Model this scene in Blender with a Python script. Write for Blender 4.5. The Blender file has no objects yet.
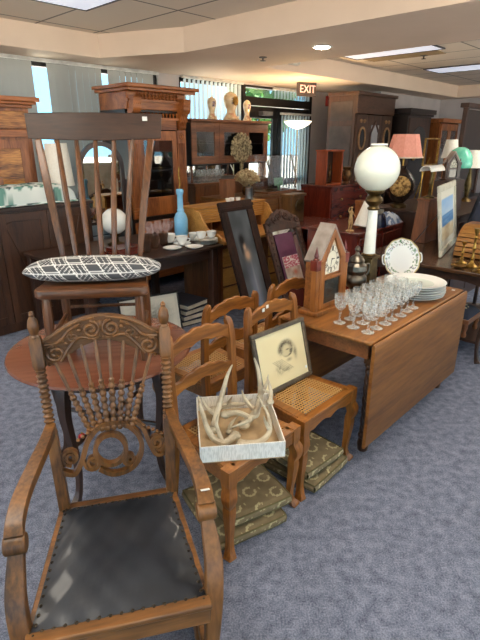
import bpy, bmesh, math, random
from mathutils import Vector, Matrix
random.seed(11)
pi = math.pi
sin, cos, R = math.sin, math.cos, math.radians
scene = bpy.context.scene
COL = scene.collection
# ---------------------------------------------------------------- camera geometry and shop axes
CAM_H, PITCH, FPX = 1.7, R(20.6), 480.0
ANG = R(46.7)                      # the furniture rows and the window wall run along this direction
cA, sA = cos(ANG), sin(ANG)
def XY(u, v): return (cA*u - sA*v, sA*u + cA*v)
def UVof(x, y): return (cA*x + sA*y, -sA*x + cA*y)
def ray(px, py):
    a = (px-240)/FPX; b = (320-py)/FPX
    return a, cos(PITCH)+b*sin(PITCH), b*cos(PITCH)-sin(PITCH)
def on_z(px, py, z):               # point of a horizontal plane, in shop axes (u, v)
    r = ray(px, py); t = (z-CAM_H)/r[2]
    return UVof(r[0]*t, r[1]*t)
def on_v(px, py, v):               # point of a plane parallel to the window wall: (u, z)
    r = ray(px, py); t = v/(-sA*r[0]+cA*r[1])
    return cA*r[0]*t+sA*r[1]*t, CAM_H+r[2]*t
# ---------------------------------------------------------------- materials
def lin(c):
    f = lambda x: x/12.92 if x <= .04045 else ((x+.055)/1.055)**2.4
    return tuple(f(x/255.) for x in c)
def S(*c): return lin(c)+(1,)
def newmat(name):
    m = bpy.data.materials.new(name); m.use_nodes = True
    nt = m.node_tree; b = nt.nodes['Principled BSDF']
    return m, nt, b
def nd(nt, t, **k):
    n = nt.nodes.new(t)
    for a, v in k.items():
        if a in n.inputs.keys() if isinstance(a, str) else False: n.inputs[a].default_value = v
        else: setattr(n, a, v)
    return n
def mat(name, c, c2=None, rough=.5, metal=0, scale=12, stretch=(1,1,1), bump=0, bscale=None, coat=0, trans=0, ior=1.45, detail=3, sheen=0, sss=0, lo=.35, hi=.65, spec=None):
    m, nt, b = newmat(name); L = nt.links.new
    tc = nd(nt, 'ShaderNodeTexCoord'); mp = nd(nt, 'ShaderNodeMapping'); mp.inputs['Scale'].default_value = stretch
    L(tc.outputs['Object'], mp.inputs['Vector'])
    no = nd(nt, 'ShaderNodeTexNoise'); no.inputs['Scale'].default_value = scale; no.inputs['Detail'].default_value = detail
    L(mp.outputs[0], no.inputs['Vector'])
    rp = nd(nt, 'ShaderNodeValToRGB'); rp.color_ramp.elements[0].position = lo; rp.color_ramp.elements[1].position = hi
    c2 = c2 or tuple(x*.86 for x in c)
    rp.color_ramp.elements[0].color = S(*c2); rp.color_ramp.elements[1].color = S(*c)
    L(no.outputs['Fac'], rp.inputs['Fac']); L(rp.outputs[0], b.inputs['Base Color'])
    b.inputs['Roughness'].default_value = rough; b.inputs['Metallic'].default_value = metal
    b.inputs['Coat Weight'].default_value = coat; b.inputs['Coat Roughness'].default_value = .15
    b.inputs['Transmission Weight'].default_value = trans; b.inputs['IOR'].default_value = ior
    if spec is not None: b.inputs['Specular IOR Level'].default_value = spec
    if sheen: b.inputs['Sheen Weight'].default_value = sheen
    if sss: b.inputs['Subsurface Weight'].default_value = sss; b.inputs['Subsurface Radius'].default_value = (.05,.04,.03)
    if bump:
        n2 = nd(nt, 'ShaderNodeTexNoise'); n2.inputs['Scale'].default_value = bscale or scale*4; n2.inputs['Detail'].default_value = 3
        L(mp.outputs[0], n2.inputs['Vector'])
        bp = nd(nt, 'ShaderNodeBump'); bp.inputs['Strength'].default_value = bump; bp.inputs['Distance'].default_value = .01
        L(n2.outputs['Fac'], bp.inputs['Height']); L(bp.outputs[0], b.inputs['Normal'])
    return m
def wood(name, c, c2, axis='x', rough=.38, scale=9, coat=.15, c3=None):
    st = {'x': (.12,1,1), 'y': (1,.12,1), 'z': (1,1,.12)}[axis]
    m, nt, b = newmat(name); L = nt.links.new
    tc = nd(nt, 'ShaderNodeTexCoord'); mp = nd(nt, 'ShaderNodeMapping'); mp.inputs['Scale'].default_value = st
    L(tc.outputs['Object'], mp.inputs['Vector'])
    n1 = nd(nt, 'ShaderNodeTexNoise'); n1.inputs['Scale'].default_value = scale; n1.inputs['Detail'].default_value = 4; n1.inputs['Distortion'].default_value = .8
    n2 = nd(nt, 'ShaderNodeTexNoise'); n2.inputs['Scale'].default_value = scale*9; n2.inputs['Detail'].default_value = 3
    L(mp.outputs[0], n1.inputs['Vector']); L(mp.outputs[0], n2.inputs['Vector'])
    mx = nd(nt, 'ShaderNodeMix'); mx.data_type = 'FLOAT'; mx.inputs[0].default_value = .4
    L(n1.outputs['Fac'], mx.inputs[2]); L(n2.outputs['Fac'], mx.inputs[3])
    rp = nd(nt, 'ShaderNodeValToRGB'); e = rp.color_ramp.elements
    e[0].position = .36; e[1].position = .64; e[0].color = S(*c2); e[1].color = S(*c)
    if c3: x = e.new(.5); x.color = S(*c3)
    L(mx.outputs[0], rp.inputs['Fac']); L(rp.outputs[0], b.inputs['Base Color'])
    b.inputs['Roughness'].default_value = rough; b.inputs['Coat Weight'].default_value = coat; b.inputs['Coat Roughness'].default_value = .22
    bp = nd(nt, 'ShaderNodeBump'); bp.inputs['Strength'].default_value = .06; bp.inputs['Distance'].default_value = .004
    L(n2.outputs['Fac'], bp.inputs['Height']); L(bp.outputs[0], b.inputs['Normal'])
    return m
def emis(name, c, strength, c2=None, scale=30):
    m, nt, b = newmat(name); L = nt.links.new
    tc = nd(nt, 'ShaderNodeTexCoord'); no = nd(nt, 'ShaderNodeTexNoise'); no.inputs['Scale'].default_value = scale
    L(tc.outputs['Object'], no.inputs['Vector'])
    rp = nd(nt, 'ShaderNodeValToRGB'); rp.color_ramp.elements[0].position = .4; rp.color_ramp.elements[1].position = .6
    rp.color_ramp.elements[0].color = S(*(c2 or c)); rp.color_ramp.elements[1].color = S(*c)
    L(no.outputs['Fac'], rp.inputs['Fac']); L(rp.outputs[0], b.inputs['Emission Color'])
    b.inputs['Emission Strength'].default_value = strength; b.inputs['Base Color'].default_value = (.8,.8,.8,1)
    return m
def printed(name, rough=.5, coat=0):
    m, nt, b = newmat(name)
    a = nd(nt, 'ShaderNodeVertexColor'); a.layer_name = 'Col'
    nt.links.new(a.outputs['Color'], b.inputs['Base Color']); b.inputs['Roughness'].default_value = rough
    b.inputs['Coat Weight'].default_value = coat; b.inputs['Coat Roughness'].default_value = .05
    return m
# ---------------------------------------------------------------- mesh builder
def cr(pts, n=6, closed=False):    # Catmull-Rom through points of any dimension
    out = []; N = len(pts); rng = range(N if closed else N-1)
    for i in rng:
        g = lambda k: pts[k % N] if closed else pts[min(max(k,0),N-1)]
        p0, p1, p2, p3 = g(i-1), g(i), g(i+1), g(i+2)
        for j in range(n):
            t = j/n
            out.append(tuple(.5*(2*b+(c-a)*t+(2*a-5*b+4*c-d)*t*t+(3*b-a-3*c+d)*t**3) for a,b,c,d in zip(p0,p1,p2,p3)))
    if not closed: out.append(tuple(pts[-1]))
    return out
class MB:
    def __init__(s): s.v, s.f, s.M, s.c = [], [], Matrix(), None
    def at(s, x=0, y=0, z=0, rz=0, rx=0, ry=0, sc=1):
        s.M = Matrix.Translation((x,y,z)) @ Matrix.Rotation(rz,4,'Z') @ Matrix.Rotation(ry,4,'Y') @ Matrix.Rotation(rx,4,'X') @ Matrix.Scale(sc,4); return s
    def add(s, vs, fs):
        b = len(s.v); s.v += [tuple(s.M @ Vector(p)) for p in vs]; s.f += [tuple(b+i for i in f) for f in fs]; return s
    def box(s, x0, x1, y0, y1, z0, z1, tx=0, ty=0):   # tx, ty shrink the top
        return s.add([(x0,y0,z0),(x1,y0,z0),(x1,y1,z0),(x0,y1,z0),(x0+tx,y0+ty,z1),(x1-tx,y0+ty,z1),(x1-tx,y1-ty,z1),(x0+tx,y1-ty,z1)],
                     [(3,2,1,0),(4,5,6,7),(0,1,5,4),(1,2,6,5),(2,3,7,6),(3,0,4,7)])
    def rings(s, rs, closed=False, cap=True):
        n = len(rs[0]); vs = [p for r in rs for p in r]; fs = []
        m = len(rs)
        for i in range(m if closed else m-1):
            a, b = i*n, ((i+1) % m)*n
            for j in range(n): k = (j+1) % n; fs.append((a+j, a+k, b+k, b+j))
        if cap and not closed: fs.append(tuple(range(n-1,-1,-1))); fs.append(tuple((m-1)*n+j for j in range(n)))
        return s.add(vs, fs)
    def lathe(s, prof, x=0, y=0, z=0, seg=16, sx=1, sy=1):
        return s.rings([[(x+max(r,.0004)*sx*cos(2*pi*j/seg), y+max(r,.0004)*sy*sin(2*pi*j/seg), z+h) for j in range(seg)] for r, h in prof])
    def ball(s, c, r, seg=14, n=9):
        r = (r,r,r) if not hasattr(r,'__len__') else r
        return s.rings([[(c[0]+r[0]*max(sin(pi*i/n),.002)*cos(2*pi*j/seg), c[1]+r[1]*max(sin(pi*i/n),.002)*sin(2*pi*j/seg), c[2]-r[2]*cos(pi*i/n)) for j in range(seg)] for i in range(n+1)])
    def sweep(s, pts, sec, sc=None, closed=False, up=None, twist=0):
        P = [Vector(p) for p in pts]; n = len(P); rs = []; N = None
        for i, p in enumerate(P):
            a = P[(i-1) % n] if (closed or i > 0) else P[i]; b = P[(i+1) % n] if (closed or i < n-1) else P[i]
            t = (b-a).normalized()
            if up is not None:
                side = t.cross(Vector(up))
                if side.length < 1e-5: side = t.orthogonal()
                side.normalize(); N = side.cross(t).normalized()
            else:
                if N is None:
                    N = Vector((0,0,1)) if abs(t.z) < .9 else Vector((0,1,0))
                N = (N - t*N.dot(t)).normalized(); side = t.cross(N)
            k = sc[i] if sc else 1
            kx, ky = k if hasattr(k,'__len__') else (k,k)
            rs.append([tuple(p+side*(q[0]*kx)+N*(q[1]*ky)) for q in sec])
        return s.rings(rs, closed)
    def tube(s, pts, r, seg=8, closed=False):
        sec = [(cos(2*pi*j/seg), sin(2*pi*j/seg)) for j in range(seg)]
        return s.sweep(pts, sec, r if hasattr(r,'__len__') else [r]*len(pts), closed)
    def bar(s, pts, w, h, sc=None, up=None, closed=False):
        return s.sweep(pts, [(-w/2,-h/2),(w/2,-h/2),(w/2,h/2),(-w/2,h/2)], sc, closed, up)
    def prism(s, out, a, b, plane='xz'):
        f = {'xz': lambda p,t: (p[0],t,p[1]), 'yz': lambda p,t: (t,p[0],p[1]), 'xy': lambda p,t: (p[0],p[1],t)}[plane]
        return s.rings([[f(p,a) for p in out], [f(p,b) for p in out]])
    def ribbon(s, xs, lo, hi, a, b, plane='xz'):      # solid between two curves lo(x) and hi(x): quads, no concave n-gon
        f = {'xz': lambda x,t,z: (x,t,z), 'yz': lambda x,t,z: (t,x,z), 'xy': lambda x,t,z: (x,z,t)}[plane]
        return s.rings([[f(x,a,lo(x)), f(x,b,lo(x)), f(x,b,hi(x)), f(x,a,hi(x))] for x in xs])
    def quad(s, *p): return s.add(p, [tuple(range(len(p)))])
    def grid(s, fn, nu, nv):
        return s.add([fn(i/nu, j/nv) for j in range(nv+1) for i in range(nu+1)],
                     [(j*(nu+1)+i, j*(nu+1)+i+1, (j+1)*(nu+1)+i+1, (j+1)*(nu+1)+i) for j in range(nv) for i in range(nu)])
    def build(s, name, m, parent=None, bevel=0, smooth=35, sub=0, recalc=True, label=None):
        me = bpy.data.meshes.new(name); me.from_pydata(s.v, [], s.f)
        if recalc:
            bm = bmesh.new(); bm.from_mesh(me); bmesh.ops.recalc_face_normals(bm, faces=bm.faces); bm.to_mesh(me); bm.free()
        me.materials.append(m)
        if smooth:
            me.shade_smooth()
            if smooth < 180: me.set_sharp_from_angle(angle=R(smooth))
        if s.c:
            at = me.color_attributes.new('Col', 'FLOAT_COLOR', 'POINT')
            at.data.foreach_set('color', [x for c in s.c for x in lin(c)+(1,)])
        o = bpy.data.objects.new(name, me); COL.objects.link(o)
        if parent: o.parent = parent
        if bevel:
            b = o.modifiers.new('bevel', 'BEVEL'); b.width = bevel; b.segments = 2; b.limit_method = 'ANGLE'; b.angle_limit = R(40); b.harden_normals = False
        if sub:
            b = o.modifiers.new('sub', 'SUBSURF'); b.levels = sub; b.render_levels = sub
        if label: o['label'] = label
        return o
def pic(name, w, h, fn, m, parent=None, nx=40, ny=40, M=None):   # a flat print in the xz plane facing -y; fn(x 0-1, z 0-1) gives sRGB
    b = MB(); 
    if M is not None: b.M = M
    b.grid(lambda s, t: ((s-.5)*w, 0, t*h), nx, ny)
    b.c = [fn(i/nx, j/ny) for j in range(ny+1) for i in range(nx+1)]
    return b.build(name, m, parent, smooth=0, recalc=False)
def tag(o, label=None, cat=None, group=None, kind=None):
    for k, x in (('label',label),('category',cat),('group',group),('kind',kind)):
        if x: o[k] = x
    return o
def thing(name, loc, rz, label, cat, group=None):
    o = bpy.data.objects.new(name, None); COL.objects.link(o); o.empty_display_size = .1
    o.location = loc; o.rotation_euler = (0,0,rz)
    return tag(o, label, cat, group)
def at_uv(name, u, v, z, label, cat, group=None, rz=0):          # a thing placed in shop axes; local x runs along u, its front faces local -y
    x, y = XY(u, v)
    return thing(name, (x,y,z), ANG+rz, label, cat, group)
def copy_tree(o, parent=None):
    c = o.copy(); COL.objects.link(c)
    if parent: c.parent = parent
    for ch in list(o.children): copy_tree(ch, c)
    return c
def dup(o, loc, rz, label=None, group=None):
    c = copy_tree(o); c.location = loc; c.rotation_euler = (0,0,rz)
    if label: c['label'] = label
    if group: c['group'] = group
    return c
def struct(b, name, m, **k):
    o = b.build(name, m, **k); o['kind'] = 'structure'; return o
def gauss(x, y, cx, cy, sx, sy=None): 
    sy = sy or sx; return math.exp(-((x-cx)/sx)**2-((y-cy)/sy)**2)
def mixc(a, b, t): t = min(max(t,0),1); return tuple(p+(q-p)*t for p, q in zip(a,b))
def hsh(*a):
    x = sin(sum(k*c for k, c in zip(a,(12.9898,78.233,37.719))))*43758.5453; return x-math.floor(x)
def vnoise(x, y):
    i, j = math.floor(x), math.floor(y); f, g = x-i, y-j; f = f*f*(3-2*f); g = g*g*(3-2*g)
    return (hsh(i,j)*(1-f)+hsh(i+1,j)*f)*(1-g)+(hsh(i,j+1)*(1-f)+hsh(i+1,j+1)*f)*g
# ---------------------------------------------------------------- the palette
W_OAK   = wood('aged oak', (134,88,42), (68,42,18), 'z')
W_OAKX  = wood('aged oak across', (136,90,44), (70,44,19), 'x')
W_HONEY = wood('honey walnut', (168,107,46), (108,62,22), 'z', rough=.35)
W_HONEX = wood('honey walnut across', (170,109,48), (110,64,23), 'x', rough=.35)
W_TABLE = wood('drop leaf walnut', (158,102,44), (100,58,22), 'x', rough=.45, scale=5, coat=.05)
W_RED   = wood('reddish tabletop', (132,82,62), (100,58,42), 'x', rough=.2, scale=4)
W_CREST = wood('recess shaded carved oak', (110,73,36), (62,39,19), 'x', rough=.5)  # darker than the posts: recess shade painted into the board behind the relief
W_BROWN = wood('deep brown wood', (84,52,32), (50,30,19), 'z')  # darker brown for the quilt cabinet, table legs and small clock
W_DARK  = wood('dark brown wood', (70,44,30), (38,23,17), 'x', rough=.45, coat=.06)
W_DARKZ = wood('dark brown wood upright', (74,47,33), (42,25,18), 'z')
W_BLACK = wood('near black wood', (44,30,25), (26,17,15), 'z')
W_MAHO  = wood('red mahogany', (122,44,28), (78,24,16), 'z', rough=.25, coat=.4)
W_MAHOX = wood('red mahogany across', (116,46,32), (74,26,18), 'x', rough=.25, coat=.4)
W_CARV  = wood('carved cabinet oak', (178,106,52), (104,54,24), 'z')
W_CARVX = wood('carved cabinet oak across', (180,108,54), (106,56,25), 'x')
W_LIGHT = wood('light oak', (214,158,84), (170,116,54), 'x')
W_MID   = wood('mid brown wood', (146,90,52), (96,56,32), 'z')
W_MIDX  = wood('mid brown wood across', (148,92,54), (98,58,34), 'x')
W_BURL  = wood('burl walnut', (214,150,74), (96,54,22), 'x', scale=14, c3=(172,110,50))
W_ROCK  = wood('rocker brown', (118,72,36), (60,35,17), 'z', rough=.3, coat=.35)
W_ROCKX = wood('rocker brown across', (130,80,42), (70,41,20), 'x', rough=.33)
W_CLOCK = wood('clock case oak', (172,108,50), (116,66,26), 'z'); W_CLOCKX = wood('clock case oak across', (174,110,52), (118,68,28), 'x')
BRASS   = mat('aged brass', (196,158,84), (130,98,44), rough=.3, metal=1, scale=20)
DBRASS  = mat('dull brass', (120,100,66), (80,66,42), rough=.4, metal=1, scale=20)
PEWTER  = mat('dark pewter', (132,124,112), (66,62,56), rough=.32, metal=1, scale=14)
BRONZE  = mat('brown bronze', (122,88,52), (58,40,24), rough=.42, metal=.7, scale=16)
CHINA   = mat('white china', (246,246,242), (240,240,236), rough=.18, coat=.4)
CREAM   = mat('cream china', (232,220,192), (206,190,158), rough=.3)
WHITE   = mat('white card', (226,226,220), (210,210,204), rough=.7)
PAPER   = mat('paper', (214,206,188), (198,188,168), rough=.8)
SHADE_W = mat('white lampshade cloth', (246,241,230), (240,233,220), rough=.85, scale=60)
def clear_glass(name, tint=(.96,.98,.98), k=.06):   # flat panes: light passes straight through, with a mirror-like sheen
    m, nt, b = newmat(name); L = nt.links.new; nt.nodes.remove(b)
    tr = nd(nt,'ShaderNodeBsdfTransparent'); tr.inputs[0].default_value = tint+(1,); gl = nd(nt,'ShaderNodeBsdfGlossy'); gl.inputs['Roughness'].default_value = .02
    lw = nd(nt,'ShaderNodeLayerWeight'); lw.inputs[0].default_value = .25
    no = nd(nt,'ShaderNodeTexNoise'); no.inputs['Scale'].default_value = 2
    ma = nd(nt,'ShaderNodeMath'); ma.operation = 'MULTIPLY_ADD'; ma.inputs[1].default_value = .5; ma.inputs[2].default_value = k; L(lw.outputs['Fresnel'],ma.inputs[0])
    ms = nd(nt,'ShaderNodeMixShader'); L(ma.outputs[0],ms.inputs[0]); L(tr.outputs[0],ms.inputs[1]); L(gl.outputs[0],ms.inputs[2]); L(ms.outputs[0],nt.nodes['Material Output'].inputs[0]); return m
GLASS = clear_glass('clear cabinet glass')
def crystal(name='cut crystal', c=(236,236,232), tint=(.97,.98,.98,1), body=.04):                     # thin cut glass: clear wall, sparkle painted as pale cells and a fresnel shine
    m, nt, b = newmat(name); L = nt.links.new
    tc = nd(nt,'ShaderNodeTexCoord'); vo = nd(nt,'ShaderNodeTexVoronoi'); vo.inputs['Scale'].default_value = 95; L(tc.outputs['Object'],vo.inputs['Vector'])
    rp = nd(nt,'ShaderNodeValToRGB'); rp.color_ramp.elements[0].position=.22; rp.color_ramp.elements[0].color=(.3,.3,.3,1); rp.color_ramp.elements[1].position=.5; rp.color_ramp.elements[1].color=(body,body,body,1)
    L(vo.outputs['Distance'],rp.inputs[0])
    lw = nd(nt,'ShaderNodeLayerWeight'); lw.inputs[0].default_value=.35
    ad = nd(nt,'ShaderNodeMath'); ad.operation='MULTIPLY_ADD'; ad.inputs[1].default_value=.55; L(lw.outputs['Facing'],ad.inputs[0]); L(rp.outputs[0],ad.inputs[2]); ad.use_clamp=True
    tr = nd(nt,'ShaderNodeBsdfTransparent'); tr.inputs[0].default_value=tint
    b.inputs['Base Color'].default_value=S(*c); b.inputs['Roughness'].default_value=.08; b.inputs['Specular IOR Level'].default_value=.8; b.inputs['Coat Weight'].default_value=.5
    bp = nd(nt,'ShaderNodeBump'); bp.inputs['Strength'].default_value=.8; bp.inputs['Distance'].default_value=.004; L(vo.outputs['Distance'],bp.inputs['Height']); L(bp.outputs[0],b.inputs['Normal'])
    ms = nd(nt,'ShaderNodeMixShader'); L(ad.outputs[0],ms.inputs[0]); L(tr.outputs[0],ms.inputs[1]); L(b.outputs[0],ms.inputs[2]); L(ms.outputs[0],nt.nodes['Material Output'].inputs[0]); return m
CRYSTAL = crystal()
PINKGL = crystal('faint pink glass', (236,216,212), (.97,.91,.9,1), .05)
BROWNGL = crystal('dark amber glass', (110,76,54), (.5,.34,.24,1), .3)
MIRROR  = mat('mirror silvering', (225,228,228), (215,220,220), rough=.02, metal=1)
PANE    = mat('cabinet glass', (30,34,36), (22,25,27), rough=.04, spec=.9)
BLACKM  = mat('black metal', (30,30,32), (22,22,24), rough=.45)
PRINT   = printed('printed paper'); PRINTG = printed('print under glass', .6, 0); PRINTG.node_tree.nodes['Principled BSDF'].inputs['Specular IOR Level'].default_value = .15; FABP = printed('printed cloth', .9); CHINAP = printed('painted china', .2, .4)
# ================================================================ THE ROOM (built in shop axes u, v)
ROOM = Matrix.Rotation(ANG, 4, 'Z')
def rb(): b = MB(); b.M = ROOM.copy(); return b
Z1, Z2 = 2.5, 2.72                 # soffit and tile ceiling heights
U0, U1, V0, V1 = -4.2, 11.2, -4.2, 5.45
# --- carpet
m, nt, b = newmat('blue grey carpet'); L = nt.links.new
tc = nd(nt,'ShaderNodeTexCoord'); n1 = nd(nt,'ShaderNodeTexNoise'); n1.inputs['Scale'].default_value = 150; n1.inputs['Detail'].default_value = 2
n2 = nd(nt,'ShaderNodeTexNoise'); n2.inputs['Scale'].default_value = 22; n2.inputs['Detail'].default_value = 4
L(tc.outputs['Object'], n1.inputs['Vector']); L(tc.outputs['Object'], n2.inputs['Vector'])
mx = nd(nt,'ShaderNodeMix'); mx.data_type='FLOAT'; mx.inputs[0].default_value=.45; L(n1.outputs['Fac'],mx.inputs[2]); L(n2.outputs['Fac'],mx.inputs[3])
rp = nd(nt,'ShaderNodeValToRGB'); e = rp.color_ramp.elements; e[0].position=.36; e[1].position=.64; e[0].color=S(80,87,106); e[1].color=S(139,146,166)
L(mx.outputs[0],rp.inputs[0]); L(rp.outputs[0],b.inputs['Base Color']); b.inputs['Roughness'].default_value=.95; b.inputs['Specular IOR Level'].default_value=.15
bp = nd(nt,'ShaderNodeBump'); bp.inputs['Strength'].default_value=.5; bp.inputs['Distance'].default_value=.006; L(n1.outputs['Fac'],bp.inputs['Height']); L(bp.outputs[0],b.inputs['Normal'])
CARPET = m
WALLP = mat('pale wall paint', (196,190,190), (186,180,181), rough=.9, scale=3)
SOFF  = mat('soffit paint', (228,208,190), (222,202,184), rough=.75, scale=2)
# --- lay-in ceiling tile with a dark grid
m, nt, b = newmat('lay in ceiling tile'); L = nt.links.new
tc = nd(nt,'ShaderNodeTexCoord'); br = nd(nt,'ShaderNodeTexBrick'); br.offset = 0; br.squash = 1
mp = nd(nt,'ShaderNodeMapping'); mp.inputs['Location'].default_value = (-.02,.05,0); mp.inputs['Rotation'].default_value=(0,0,-ANG)
L(tc.outputs['Object'], mp.inputs['Vector']); L(mp.outputs[0], br.inputs['Vector'])
br.inputs['Scale'].default_value=1; br.inputs['Brick Width'].default_value=.61; br.inputs['Row Height'].default_value=1.22; br.inputs['Mortar Size'].default_value=.011; br.inputs['Mortar Smooth'].default_value=0
br.inputs['Color1'].default_value=S(228,216,202); br.inputs['Color2'].default_value=S(224,212,198); br.inputs['Mortar'].default_value=S(128,122,116)
L(br.outputs['Color'], b.inputs['Base Color']); b.inputs['Roughness'].default_value=.95
no = nd(nt,'ShaderNodeTexNoise'); no.inputs['Scale'].default_value=90; L(tc.outputs['Object'],no.inputs['Vector'])
bp = nd(nt,'ShaderNodeBump'); bp.inputs['Strength'].default_value=.25; bp.inputs['Distance'].default_value=.004; L(no.outputs['Fac'],bp.inputs['Height']); L(bp.outputs[0],b.inputs['Normal'])
TILE = m
struct(rb().box(U0-.1,U1+.1,V0-.1,V1+.1,-.1,0), 'floor', CARPET)
struct(rb().box(U0-.1,U1+.1,V0-.1,V1+.1,Z2,Z2+.1), 'ceiling', TILE)
bb = rb()
def slab(*uv):                     # convex soffit pieces that butt together
    bb.prism(uv, Z1, Z2-.002, 'xy')
slab((U0,4.95),(3.12,4.95),(3.12,V1),(U0,V1)); slab((3.12,4.95),(3.5,4.05),(3.5,V1),(3.12,V1))
slab((3.5,V0),(4.8,V0),(4.8,V1),(3.5,V1)); slab((4.8,4.15),(10.84,4.15),(10.84,V1),(4.8,V1)); slab((10.84,V0),(U1,V0),(U1,V1),(10.84,V1))
struct(bb, 'ceiling_soffit', SOFF, smooth=0)
# --- walls: the window wall is left open at window_1, window_2 and the shop door
SILL = .55
wl = rb()
wl.box(U0,.4,V1,V1+.14,0,Z2); wl.box(.4,4.25,V1,V1+.14,0,SILL); wl.box(4.25,4.6,V1,V1+.14,0,Z2); wl.box(4.6,5.84,V1,V1+.14,0,SILL); wl.box(7.64,8.55,V1,V1+.14,0,Z2)
wl.box(.4,4.25,V1,V1+.14,Z1-.02,Z2); wl.box(4.6,7.64,V1,V1+.14,Z1-.02,Z2)
wl.box(8.55,8.7,4.62,V1+.14,0,Z2); wl.box(8.7,U1,4.62,4.76,0,Z2)
struct(wl, 'wall_left', WALLP, smooth=0)
struct(rb().box(U1,U1+.12,V0,V1,0,Z2), 'wall_back', WALLP)
struct(rb().box(U0,U1,V0-.12,V0,0,.45).box(U0,U1,V0-.12,V0,2.42,Z2).box(U0,-3.6,V0-.12,V0,.45,2.42).box(3.2,3.6,V0-.12,V0,.45,2.42).box(10.6,U1,V0-.12,V0,.45,2.42), 'wall_right', WALLP, smooth=0)
struct(rb().box(U0-.12,U0,V0,V1,0,.45).box(U0-.12,U0,V0,V1,2.42,Z2).box(U0-.12,U0,V0,-3.7,.45,2.42).box(U0-.12,U0,4.2,V1,.45,2.42), 'wall_front', WALLP, smooth=0)
BASEB = mat('dark rubber baseboard', (70,66,66), rough=.6)
struct(rb().box(7.66,8.53,V1-.012,V1,0,.1).box(U0,.4,V1-.012,V1,0,.1), 'baseboard_left', BASEB)
# --- windows: frames, glazing, vertical blinds
ALU = mat('dark bronze aluminium', (40,36,34), (30,27,26), rough=.4, metal=.3)
WGLASS = clear_glass('window glass', (.95,.99,1.0), .03)
def window(n, u0, u1, mull):
    f = rb()
    for x in [u0, u1-.05]+mull: f.box(x,x+.05,V1+.03,V1+.11,SILL,Z1-.02)
    f.box(u0,u1,V1+.03,V1+.11,SILL,SILL+.05); f.box(u0,u1,V1+.03,V1+.11,Z1-.07,Z1-.02)
    fo = f.build('window_%d' % n, ALU); fo['kind'] = 'structure'
    g = rb().box(u0+.04,u1-.04,V1+.06,V1+.068,SILL+.04,Z1-.06).build('window_pane', WGLASS, fo)
window(1, .4, 4.25, [1.65,2.95]); window(2, 4.6, 5.84, [])
def fill_opening(n, M, a, b2):        # unseen shopfront frames, added to let daylight reach the ceiling
    f = MB(); f.M = M
    k = max(2, round((b2-a)/1.7))
    for i in range(k+1): x = a+(b2-a-.05)*i/k; f.box(x,x+.05,.02,.1,.45,2.42)
    f.box(a,b2,.02,.1,.45,.5).box(a,b2,.02,.1,2.37,2.42)
    fo = f.build('window_%d' % n, ALU); fo['kind'] = 'structure'
fill_opening(3, ROOM @ Matrix.Translation((0,V0-.12,0)), -3.6, 3.2); fill_opening(4, ROOM @ Matrix.Translation((0,V0-.12,0)), 3.6, 10.6)
fill_opening(5, ROOM @ Matrix.Translation((U0,0,0)) @ Matrix.Rotation(pi/2,4,'Z'), -3.7, 4.2)
m, nt, b = newmat('vinyl blind slat'); L = nt.links.new
tr = nd(nt,'ShaderNodeBsdfTranslucent'); tr.inputs[0].default_value = S(210,216,214); ms = nd(nt,'ShaderNodeMixShader'); ms.inputs[0].default_value = .07
tc = nd(nt,'ShaderNodeTexCoord'); no = nd(nt,'ShaderNodeTexNoise'); no.inputs['Scale'].default_value = 6; L(tc.outputs['Object'],no.inputs['Vector'])
rp = nd(nt,'ShaderNodeValToRGB'); rp.color_ramp.elements[0].color=S(150,150,147); rp.color_ramp.elements[1].color=S(164,163,159); L(no.outputs['Fac'],rp.inputs[0]); L(rp.outputs[0],b.inputs['Base Color'])
b.inputs['Roughness'].default_value=.6
out = nt.nodes['Material Output']; L(b.outputs[0],ms.inputs[1]); L(tr.outputs[0],ms.inputs[2]); L(ms.outputs[0],out.inputs[0]); SLAT = m
SLAT_LIT = m.copy(); [setattr(e_, 'color', S(206,208,206)) for n in SLAT_LIT.node_tree.nodes if n.type == 'VALTORGB' for e_ in n.color_ramp.elements]; SLAT_LIT.name = 'backlit vinyl blind slat'; [n for n in SLAT_LIT.node_tree.nodes if n.type == 'MIX_SHADER'][0].inputs[0].default_value = .75; [n for n in SLAT_LIT.node_tree.nodes if n.type == 'BSDF_TRANSLUCENT'][0].inputs[0].default_value = S(214,232,242)  # paler copy of the same slat, backlight put into its colour
RAILW = mat('white blind rail', (214,214,210), rough=.5)
def blinds(u0, u1, z0, z1, skip, angle, label, step=.082, sm=None):
    t = at_uv('vertical_blind', u0, V1-.045, z0, label, 'blind', 'vertical blinds along the window wall')
    MB().box(0,u1-u0,-.02,.02,z1-z0-.035,z1-z0-.002).build('headrail', RAILW, t)
    n = int((u1-u0)/step)
    k0 = MB().quad((-.044,0,0),(.044,0,0),(.044,0,z1-z0-.04),(-.044,0,z1-z0-.04)).build('slat', sm or SLAT, t, recalc=False)
    first = True
    for i in range(n):
        x = (i+.5)*step
        if any(a <= u0+x <= b for a, b in skip): continue
        o = k0 if first else k0.copy()
        if not first: COL.objects.link(o); o.parent = t
        first = False
        o.location = (x,0,.0); o.rotation_euler = (0,0,angle+random.uniform(-.05,.05))
blinds(.45, 4.22, .58, Z1, [(2.62,2.73),(3.37,3.52)], R(6), 'nearly closed grey vertical blind with two bright gaps behind the burl cabinet')
blinds(4.62, 5.8, .58, Z1, [], R(74), 'half open bright vertical blind behind the three china clocks', sm=SLAT_LIT)
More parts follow.
